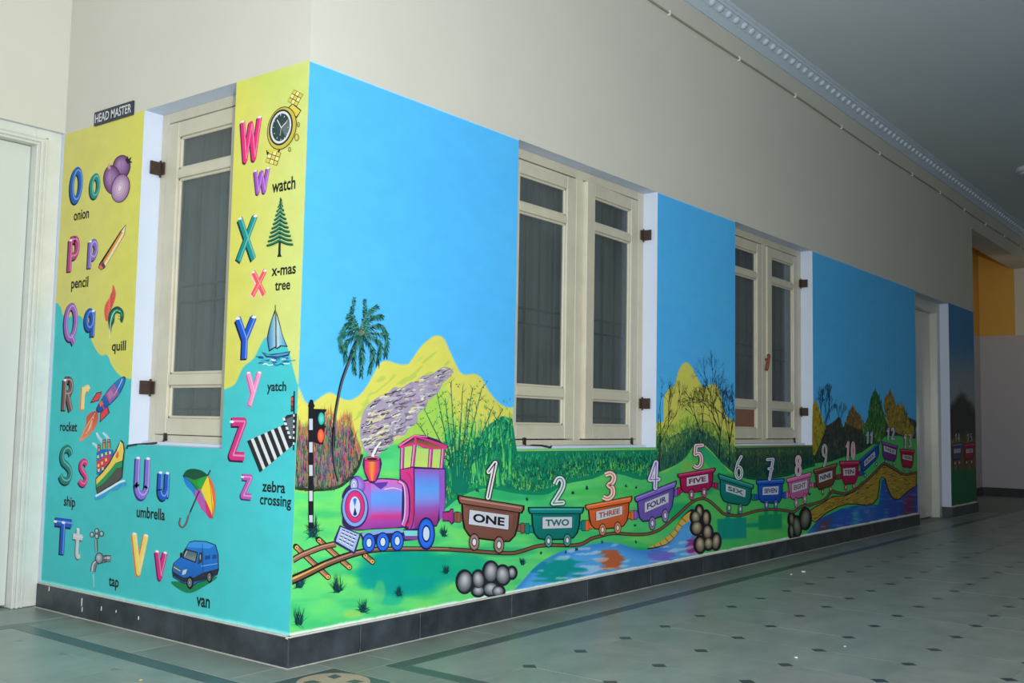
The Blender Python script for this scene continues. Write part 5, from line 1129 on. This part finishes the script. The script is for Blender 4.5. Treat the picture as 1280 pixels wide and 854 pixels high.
# ---------------------------------------------------------------- signal post
p = Rr(45); INK = (30, 30, 38)
p.line(c2((35, 612), (35, 640))+c1((119, 60), (119, 300), (120, 600)), 6.6, INK, sm=0)
for a, b_ in ((15, 75), (140, 195), (262, 320), (400, 455), (530, 568)): p.line(c1((119, a), (119.5, b_)), 4.4, (196, 202, 212), sm=0)
p.line(c2((34, 702), (34, 755)), 4.4, (196, 202, 212), sm=0); p.blob(*c2((36, 610))[0], 2.6, 3.4, INK); p.blob(*c2((36, 630))[0], 4.2, 3, INK)
p.poly(c2((46, 645), (118, 648), (114, 660), (106, 665), (106, 735), (118, 742), (104, 750), (104, 815), (96, 834), (80, 836), (46, 822)), INK)
bp_ = p.build('painted_signal', wall_front, 'black and white signal post painted behind the rails')
p = Rr(72); p.blob(*c2((87, 698))[0], 4.6, 8.6, (16, 62, 66)); p.blob(*c2((88, 698))[0], 3.8, 7.6, (40, 170, 160), (110, 214, 206)); p.build('green_lens', bp_, 'green signal lens')
p = Rr(72); p.blob(*c2((85, 790))[0], 4.7, 9.4, (90, 30, 30)); p.blob(*c2((85, 790))[0], 4.0, 8.4, (232, 76, 50), (250, 130, 90)); p.build('red_lens', bp_, 'red signal lens')

# ---------------------------------------------------------------- locomotive
VI = (54, 40, 96); p = Paint('R', 50, .6)
# cab posts and roof
p.poly(c1((600, 165), (680, 160), (700, 175), (835, 180), (825, 280), (600, 285)), (176, 214, 120), (196, 222, 110))
for q in (c1((608, 165), (604, 285)), c1((675, 130), (660, 280)), c1((760, 170), (752, 285)), c1((825, 175), (815, 285))): p.line(q, 5.2, VI, sm=0); p.line(q, 3.4, (206, 84, 160), sm=0); p.line([(x-.7, y) for x, y in q], 1.0, (240, 180, 214), sm=0)
p.poly(c1((583, 160), (610, 135), (670, 100), (720, 102), (790, 125), (852, 160), (848, 172), (800, 178), (720, 172), (680, 150), (600, 172), (586, 172)), VI)
p.poly(c1((612, 160), (672, 122), (800, 150), (840, 168), (800, 175), (715, 170), (682, 148)), (120, 72, 60), (160, 100, 70)); 
for a, b_ in (((588, 162), (672, 106)), ((672, 106), (846, 164)), ((592, 168), (680, 146)), ((682, 148), (760, 174)), ((760, 174), (846, 168))): p.line(c1(a, b_), 2.8, (214, 60, 130), sm=0)
p.line(c1((590, 160), (672, 104), (740, 112)), 1, (250, 150, 200), sm=0); p.line(c1((676, 110), (676, 150)), 2.6, (214, 60, 130), sm=0)
# cab body
p.poly(c1((592, 285), (660, 270), (836, 280), (840, 400), (834, 500), (790, 590), (720, 605), (630, 608), (600, 590), (594, 420)), VI)
p.poly(c1((596, 288), (665, 276), (672, 600), (640, 604), (640, 420), (600, 350)), (214, 60, 140), (170, 70, 170))
p.grid(c1((672, 282), (750, 284), (830, 286)), c1((672, 600), (740, 598), (792, 580)), [(150, 90, 190), (110, 140, 236), (92, 160, 244), (120, 150, 236), (150, 90, 190), (166, 60, 140), (120, 50, 130)])
p.poly(c1((800, 286), (832, 288), (834, 480), (822, 540), (806, 560)), (150, 90, 200)); p.line(c1((668, 275), (671, 420), (664, 560), (650, 602)), 1.2, VI)
# under frame
p.poly(c1((380, 625), (690, 600), (700, 660), (400, 690)), VI); p.poly(c1((388, 628), (470, 608), (610, 606), (612, 622), (480, 628), (400, 650)), (130, 170, 226)); p.poly(c1((612, 612), (690, 612), (690, 640), (620, 640)), (120, 214, 220)); p.poly(c1((612, 640), (700, 640), (700, 662), (620, 658)), (130, 70, 150))
# boiler
p.poly(c1((290, 460), (285, 420), (320, 370), (400, 342), (490, 332), (570, 336), (620, 355), (640, 420), (640, 520), (622, 590), (560, 600), (450, 605), (360, 612), (290, 585), (288, 520)), VI, sm=3)
p.grid(c1((395, 352), (490, 338), (570, 342), (606, 352)), c1((380, 606), (450, 600), (560, 596), (600, 592)), [(214, 110, 200), (190, 120, 214), (120, 150, 240), (96, 160, 246), (110, 150, 240), (150, 120, 220), (206, 60, 140), (170, 70, 170), (150, 60, 160)])
p.grid(c1((372, 380), (395, 355), (440, 356)), c1((350, 606), (400, 606), (440, 602)), [(200, 90, 190), (170, 110, 214), (140, 120, 220), (150, 110, 214), (180, 70, 160), (150, 70, 170)])
p.poly(c1((440, 358), (530, 352), (520, 372), (490, 392), (460, 370)), (96, 60, 170)); p.line(c1((510, 392), (560, 384), (606, 398)), 1.6, (240, 200, 226), w2=.6)
p.line(c1((585, 345), (620, 370), (634, 430), (632, 530), (612, 592)), 6.4, VI); p.line(c1((585, 348), (618, 372), (630, 430), (629, 530), (610, 588)), 4.2, (214, 96, 180)); p.line(c1((588, 350), (612, 368), (620, 430), (618, 530), (604, 580)), 1.5, (206, 200, 246))
p.line(c1((632, 590), (656, 540), (660, 420), (650, 330), (625, 300)), 4.0, (206, 50, 110), w2=2)
# headlamp, chimney
p.blob(*c1((366, 368))[0], 9.4, 11.6, VI, rot=-15); p.blob(*c1((370, 366))[0], 8.2, 10.4, (120, 90, 190), (170, 140, 226), rot=-15); p.blob(*c1((348, 368))[0], 5.4, 9.0, VI); p.blob(*c1((348, 368))[0], 4.4, 7.9, (160, 150, 226)); p.blob(*c1((347, 370))[0], 2.9, 5.8, (206, 214, 240)); p.ring(*c1((347, 372))[0], 1.8, 3.6, .8, (120, 130, 150))
p.poly(c1((398, 225), (490, 225), (490, 290), (470, 345), (445, 360), (425, 350), (402, 300)), VI, sm=2)
p.grid(c1((404, 236), (404, 290), (430, 348)), c1((484, 236), (484, 290), (462, 346)), [(206, 50, 120), (226, 80, 90), (250, 150, 60), (226, 70, 90), (170, 60, 150)])
p.blob(*c1((444, 229))[0], 10.6, 3.4, VI); p.blob(*c1((444, 228))[0], 9.4, 2.6, (226, 96, 130)); p.blob(*c1((444, 230))[0], 7.2, 1.7, (70, 30, 50))
# front disc
p.blob(*c1((352, 492))[0], 17.2, 25.6, VI); p.blob(*c1((352, 488))[0], 15.8, 23.8, (130, 160, 226), (140, 170, 232)); p.blob(*c1((352, 484))[0], 12.6, 20.4, VI); p.blob(*c1((352, 484))[0], 11.8, 19.6, (206, 50, 120), (220, 70, 140)); p.blob(*c1((354, 487))[0], 7.4, 13.4, (120, 50, 140)); p.blob(*c1((352, 484))[0], 6.6, 12.6, (206, 214, 240))
cx_, cy_ = c1((352, 486))[0]; r_ = 11
for a0, a1, col in ((235, 300, (40, 120, 230)), (55, 120, (40, 40, 110))): p.poly([(cx_, cy_)]+[(cx_+4.6*math.cos(math.radians(a0+(a1-a0)*k/8)), cy_+r_*math.sin(math.radians(a0+(a1-a0)*k/8))) for k in range(9)], col)
# cowcatcher
p.poly(c1((272, 583), (385, 630), (355, 730), (345, 736), (242, 678), (240, 660)), VI, sm=0); p.poly(c1((276, 592), (376, 633), (346, 724), (250, 668)), (156, 182, 232))
for k in range(4):
    for j in range(4):
        u0, u1 = .12+k*.20, .27+k*.20; v0, v1 = .10+j*.21, .17+j*.21
        A_, B_, C_, D_ = c1((276, 592))[0], c1((376, 633))[0], c1((346, 724))[0], c1((250, 668))[0]
        bl = lambda u, v_: ((A_[0]*(1-u)+B_[0]*u)*(1-v_)+(D_[0]*(1-u)+C_[0]*u)*v_, (A_[1]*(1-u)+B_[1]*u)*(1-v_)+(D_[1]*(1-u)+C_[1]*u)*v_)
        p.poly([bl(u0, v0), bl(u1, v0), bl(u1, v1), bl(u0, v1)], (70, 40, 100)); p.poly([bl(u0, v1), bl(u1, v1), bl(u1, v1+.06), bl(u0, v1+.06)], (226, 232, 246))
# rear coupling
p.poly(c1((825, 510), (860, 505), (860, 555), (820, 560)), VI); p.poly(c4((50, 425), (85, 425), (92, 410), (108, 408), (112, 485), (100, 495), (85, 478), (50, 478)), VI); p.poly(c4((50, 430), (87, 430), (95, 416), (104, 416), (106, 478), (98, 486), (86, 472), (50, 472)), (190, 50, 130), (150, 50, 140))
loco = p.build('painted_locomotive', wall_front, 'painted steam locomotive in violet, pink and blue')
for (x, y, rx, ry) in ((426, 677, 36, 52), (500, 672, 36, 52), (577, 667, 36, 54), (732, 628, 47, 88)):
    p = Rr(100); q = c1((x, y))[0]; rx /= 4.27; ry /= 4.27
    p.blob(*q, rx, ry, (24, 34, 90)); p.blob(*q, rx*.86, ry*.88, (36, 96, 226), (60, 140, 246)); p.blob(*q, rx*.5, ry*.54, (20, 40, 130)); p.blob(*q, rx*.36, ry*.42, (200, 222, 246)); p.build('painted_wheel', loco, 'bright blue painted wheel')

# ---------------------------------------------------------------- wagons
GL.update({'1': [[(.15, .72), (.62, .97), (.40, 0)]], '2': [[(.12, .74), (.3, .93), (.6, .95), (.82, .80), (.72, .55), (.1, .05)], [(.1, .05), (.92, .07)]], '3': [[(.12, .9), (.5, .96), (.85, .84), (.75, .62), (.45, .53), (.80, .42), (.85, .18), (.5, .04), (.1, .1)]],
 '4': [[(.62, .98), (.08, .32), (.95, .34)], [(.66, .98), (.64, 0)]], '5': [[(.9, .95), (.25, .93), (.2, .58)], [(.2, .56), (.6, .62), (.86, .42), (.78, .14), (.45, .04), (.1, .12)]], '6': [[(.8, .98), (.4, .72), (.14, .36)], arc(.5, .28, .36, .25, 0, 360, 14)],
 '7': [[(.1, .93), (.9, .95), (.4, 0)], [(.3, .5), (.78, .5)]], '8': [arc(.5, .74, .30, .22, 0, 360, 14), arc(.5, .26, .36, .24, 0, 360, 14)], '9': [arc(.5, .70, .34, .26, 0, 360, 14), [(.84, .68), (.75, .3), (.4, 0)]], '0': [arc(.5, .5, .34, .46, 0, 360, 16)]})
def number(t, K, x0, x1, y0, y1, w_, edge, parent, core=None, slant=0.0):
    a, b_ = K((x0, y0), (x1, y1)); p = Paint('R', 96, .5); n = len(t); W_ = (b_[0]-a[0])/n
    core = core or edge
    w_ = w_*2.0
    for (ww, c) in ((w_*1.9, (24, 26, 34)), (w_*1.55, edge), (w_*1.25, (232, 232, 236)), (w_*.32, core)):
        for i, ch in enumerate(t):
            for stf in GL[ch]:
                q = [(a[0]+W_*(i+.5+(u-.5)*.72)+slant*(v-.5), b_[1]-(b_[1]-a[1])*v) for u, v in stf]
                for k in range(len(q)-1) if len(q) < 5 else []: p.line(q[k:k+2], ww, c, sm=0); p.blob(*q[k], ww/2, ww/2, c, n=10, rings=1)
                if len(q) < 5: p.blob(*q[-1], ww/2, ww/2, c, n=10, rings=1)
                else: p.line(q, ww, c, sm=3)
    return p.build('painted_numeral', parent, 'painted numeral %s' % t)
def wagon(K, s, TL, TR, BR_, BL_, col, wheels, wr, lab, txt, tcol, num=None, rims=True, off=.02, lv=60):
    A_, B_, C_, D_ = K(TL, TR, BR_, BL_); ink = tuple(c*.28 for c in col); dk = tuple(c*.82 for c in col); hi = tuple(min(255, c*.7+80) for c in col)
    bl = lambda u, v_: ((A_[0]*(1-u)+B_[0]*u)*(1-v_)+(D_[0]*(1-u)+C_[0]*u)*v_, (A_[1]*(1-u)+B_[1]*u)*(1-v_)+(D_[1]*(1-u)+C_[1]*u)*v_)
    p = Rr(lv); e = .035
    body = lambda g: [bl(.02-g, .1), bl(.98+g, .1), bl(.985+g, .55), bl(.96+g, .82), bl(.88+g*.6, .97+g), bl(.75, 1.0+g*1.3), bl(.25, 1.0+g*1.3), bl(.12-g*.6, .97+g), bl(.04-g, .82), bl(.015-g, .55)]
    p.poly(body(e), ink); p.poly(body(0), col, dk); p.poly([bl(.05, .2), bl(.95, .2), bl(.95, .26), bl(.05, .26)], dk); p.poly([bl(.90, .2), bl(.975, .2), bl(.96, .8), bl(.90, .9)], dk)
    rim = lambda g: [bl(-.04-g, .0-g), bl(1.04+g, .0-g), bl(1.05+g, .08), bl(1.02+g, .17+g), bl(-.02-g, .17+g), bl(-.05-g, .08)]
    p.poly(rim(.03), ink); p.poly(rim(0), col); p.poly([bl(-.02, .03), bl(1.02, .03), bl(1.02, .07), bl(-.02, .07)], hi)
    o = p.build('painted_wagon', wall_front, 'painted wagon marked %s' % txt)
    q = K(*lab); p = Rr(92); p.poly([((x-sum(a for a, _ in q)/4)*1.03+sum(a for a, _ in q)/4, (y-sum(b_ for _, b_ in q)/4)*1.06+sum(b_ for _, b_ in q)/4) for x, y in q], ink); p.poly(q, (206, 210, 222))
    v, f = text_mesh(txt, 1.0, .035); mn, mx = v.min(0), v.max(0); u = (v[:, 0]-mn[0])/(mx[0]-mn[0])*.8+.10; h = (1-(v[:, 1]-mn[1])/(mx[1]-mn[1]))*.6+.20
    P_ = [((q[0][0]*(1-a)+q[1][0]*a)*(1-b_)+(q[3][0]*(1-a)+q[2][0]*a)*b_, (q[0][1]*(1-a)+q[1][1]*a)*(1-b_)+(q[3][1]*(1-a)+q[2][1]*a)*b_) for a, b_ in zip(u, h)]
    p.add(P_, f, tcol); p.build('name_plate', o, 'white painted plate reading %s' % txt)
    for wx, wy in wheels:
        c = K((wx, wy))[0]; p = Rr(94); rx, ry = wr[0]/s, wr[1]/s
        p.blob(*c, rx*1.08, ry*1.06, ink, n=20); p.blob(*c, rx*.9, ry*.9, tuple(x*.6+70 for x in col), n=20); p.blob(*c, rx*.5, ry*.52, ink, n=16); p.blob(*c, rx*.36, ry*.4, (226, 230, 236), n=14); p.build('painted_wheel', o)
    if num: number(*num[:1], K, *num[1:6], num[6], o, num[7] if len(num) > 7 else None, num[8] if len(num) > 8 else 0)
    return o
def coupling(q, w_, ca, cb_, name='painted_coupling'):
    p = Rr(55); m = ((q[0][0]+q[1][0])/2, (q[0][1]+q[1][1])/2)
    for (a, b_, c) in ((q[0], m, ca), (m, q[1], cb_)):
        ink = tuple(x*.3 for x in c); p.line([a, b_], w_+1.6, ink, sm=0); p.line([a, b_], w_, c, sm=0)
    for t in (.38, .62): x = (q[0][0]*(1-t)+q[1][0]*t, q[0][1]*(1-t)+q[1][1]*t); c = ca if t < .5 else cb_; p.line([(x[0], x[1]-w_*.85), (x[0], x[1]+w_*.85)], w_*.5+1, tuple(k*.3 for k in c), sm=0); p.line([(x[0], x[1]-w_*.75), (x[0], x[1]+w_*.75)], w_*.5, c, sm=0)
    p.build(name, wall_front)
BRN = (142, 92, 80); TEA = (14, 138, 132); ORA = (236, 112, 58); PUR = (128, 104, 210); CRI = (190, 30, 100); BLU = (24, 92, 206); PNK = (226, 116, 186); BR2 = (126, 70, 56); CR2 = (190, 30, 90)
coupling(c4((108, 452), (158, 458)), 8, BRN, BRN); coupling(c4((440, 510), (545, 520)), 8, BRN, TEA); coupling(c4((775, 500), (854, 500)), 8, TEA, ORA); coupling(c5((355, 448), (428, 440)), 7, ORA, PUR); coupling(c5((598, 335), (650, 305)), 6, PUR, CRI)
coupling(c5((805, 280), (870, 300)), 5, CRI, TEA); coupling(c7((300, 490), (365, 490)), 5, TEA, BLU); coupling(c7((512, 478), (575, 472)), 5, BLU, PNK); coupling(c7((700, 408), (760, 408)), 4, PNK, BR2); coupling(c9((215, 375), (280, 365)), 4, BR2, CR2); coupling(c9((400, 350), (455, 330)), 4, CR2, BLU)
wagon(c4, 4.27, (155, 345), (468, 395), (440, 590), (165, 552), BRN, [(220, 588), (352, 603)], (27, 45), [(195, 415), (405, 445), (402, 522), (190, 492)], 'ONE', (30, 30, 36), ('1', 270, 355, 160, 350, 2.2, (70, 60, 60), (40, 36, 40), 6))
wagon(c4, 4.27, (527, 405), (790, 405), (775, 568), (540, 572), TEA, [(617, 582), (717, 578)], (20, 34), [(585, 455), (743, 453), (742, 512), (585, 517)], 'TWO', (16, 110, 108), ('2', 628, 715, 242, 388, 2.2, TEA, TEA, 3))
wagon(c5, 4.27, (145, 390), (367, 348), (357, 502), (162, 522), ORA, [(222, 522), (303, 512)], (18, 32), [(188, 425), (328, 395), (328, 440), (188, 475)], 'THREE', (180, 80, 50), ('3', 210, 302, 215, 362, 2.1, ORA, ORA, 3))
wagon(c5, 4.27, (408, 345), (606, 268), (597, 428), (420, 487), PUR, [(488, 488), (557, 447)], (17, 36), [(447, 378), (575, 325), (575, 375), (447, 432)], 'FOUR', (70, 50, 130), ('4', 460, 535, 160, 300, 1.9, PUR, PUR, 1))
wagon(c5, 4.27, (635, 225), (815, 195), (808, 308), (645, 328), CRI, [(697, 335), (765, 322)], (14, 29), [(672, 245), (785, 225), (787, 270), (672, 290)], 'FIVE', (120, 30, 80), ('5', 695, 768, 65, 195, 1.7, CRI, CRI, 1))
wagon(c7, 5.3375, (105, 338), (315, 405), (305, 550), (105, 512), TEA, [(162, 560), (237, 568)], (15, 36), [(140, 400), (273, 440), (270, 490), (140, 450)], 'SIX', (16, 110, 108), ('6', 188, 264, 215, 368, 1.4, TEA, (20, 60, 70)))
wagon(c7, 5.3375, (355, 378), (523, 368), (515, 528), (360, 522), BLU, [(412, 540), (474, 536)], (13, 32), [(387, 422), (493, 415), (490, 470), (385, 475)], 'SEVEN', (20, 60, 150), ('7', 402, 470, 228, 370, 1.3, BLU, (30, 60, 140)))
wagon(c7, 5.3375, (555, 365), (705, 325), (695, 478), (570, 508), PNK, [(610, 525), (668, 500)], (12, 34), [(583, 400), (685, 375), (683, 430), (583, 460)], 'EIGHT', (130, 70, 110), ('8', 596, 652, 212, 345, 1.1, PNK, (200, 110, 160)))
wagon(c9, 6.57, (50, 310), (225, 262), (218, 428), (70, 482), BR2, [(115, 492), (180, 468)], (11, 26), [(82, 350), (193, 318), (193, 380), (85, 418)], 'NINE', (60, 40, 40), ('9', 98, 160, 100, 280, .9, (60, 90, 80), (60, 60, 60)))
wagon(c9, 6.57, (262, 245), (412, 240), (400, 418), (280, 430), CR2, [(305, 455), (372, 445)], (11, 26), [(283, 303), (382, 293), (380, 355), (285, 360)], 'TEN', (90, 20, 50), ('10', 300, 385, 80, 228, .9, CR2, (190, 80, 110)))
wagon(c10, 7.11, (35, 245), (195, 100), (205, 215), (42, 375), (20, 84, 190), [(75, 385), (175, 285)], (10, 22), [(65, 262), (160, 172), (165, 222), (70, 310)], 'ELEVEN', (30, 60, 130), ('11', 80, 150, 0, 100, .7, BLU, BLU), off=.01)
wagon(c10, 7.11, (230, 88), (360, 125), (355, 262), (232, 238), (120, 60, 150), [(262, 262), (330, 280)], (10, 20), [(240, 122), (347, 160), (347, 203), (243, 170)], 'TWELVE', (70, 30, 90), ('12', 262, 340, -35, 70, .7, PUR, PUR))
wagon(c10, 7.11, (392, 155), (510, 163), (502, 318), (402, 310), (190, 20, 70), [(425, 332), (480, 336)], (10, 20), [(408, 202), (492, 214), (492, 258), (408, 240)], 'THIRTEEN', (110, 20, 50), ('13', 415, 490, 20, 140, .7, CR2, CR2))
wagon(c8, 3.883, (737, 372), (783, 366), (780, 440), (740, 446), (90, 100, 150), [(750, 462), (770, 460)], (6, 14), [(745, 395), (776, 392), (776, 410), (745, 413)], 'FOURTEEN', (110, 110, 130), ('14', 748, 774, 318, 358, .3, (120, 100, 50), (120, 100, 50)))
wagon(c8, 3.883, (795, 372), (842, 366), (840, 438), (797, 444), (190, 30, 90), [(806, 458), (830, 456)], (6, 14), [(803, 395), (836, 392), (836, 410), (803, 413)], 'FIFTEEN', (140, 60, 90), ('15', 806, 834, 318, 358, .3, (120, 100, 50), (120, 100, 50)))
print('objects', len(bpy.data.objects))
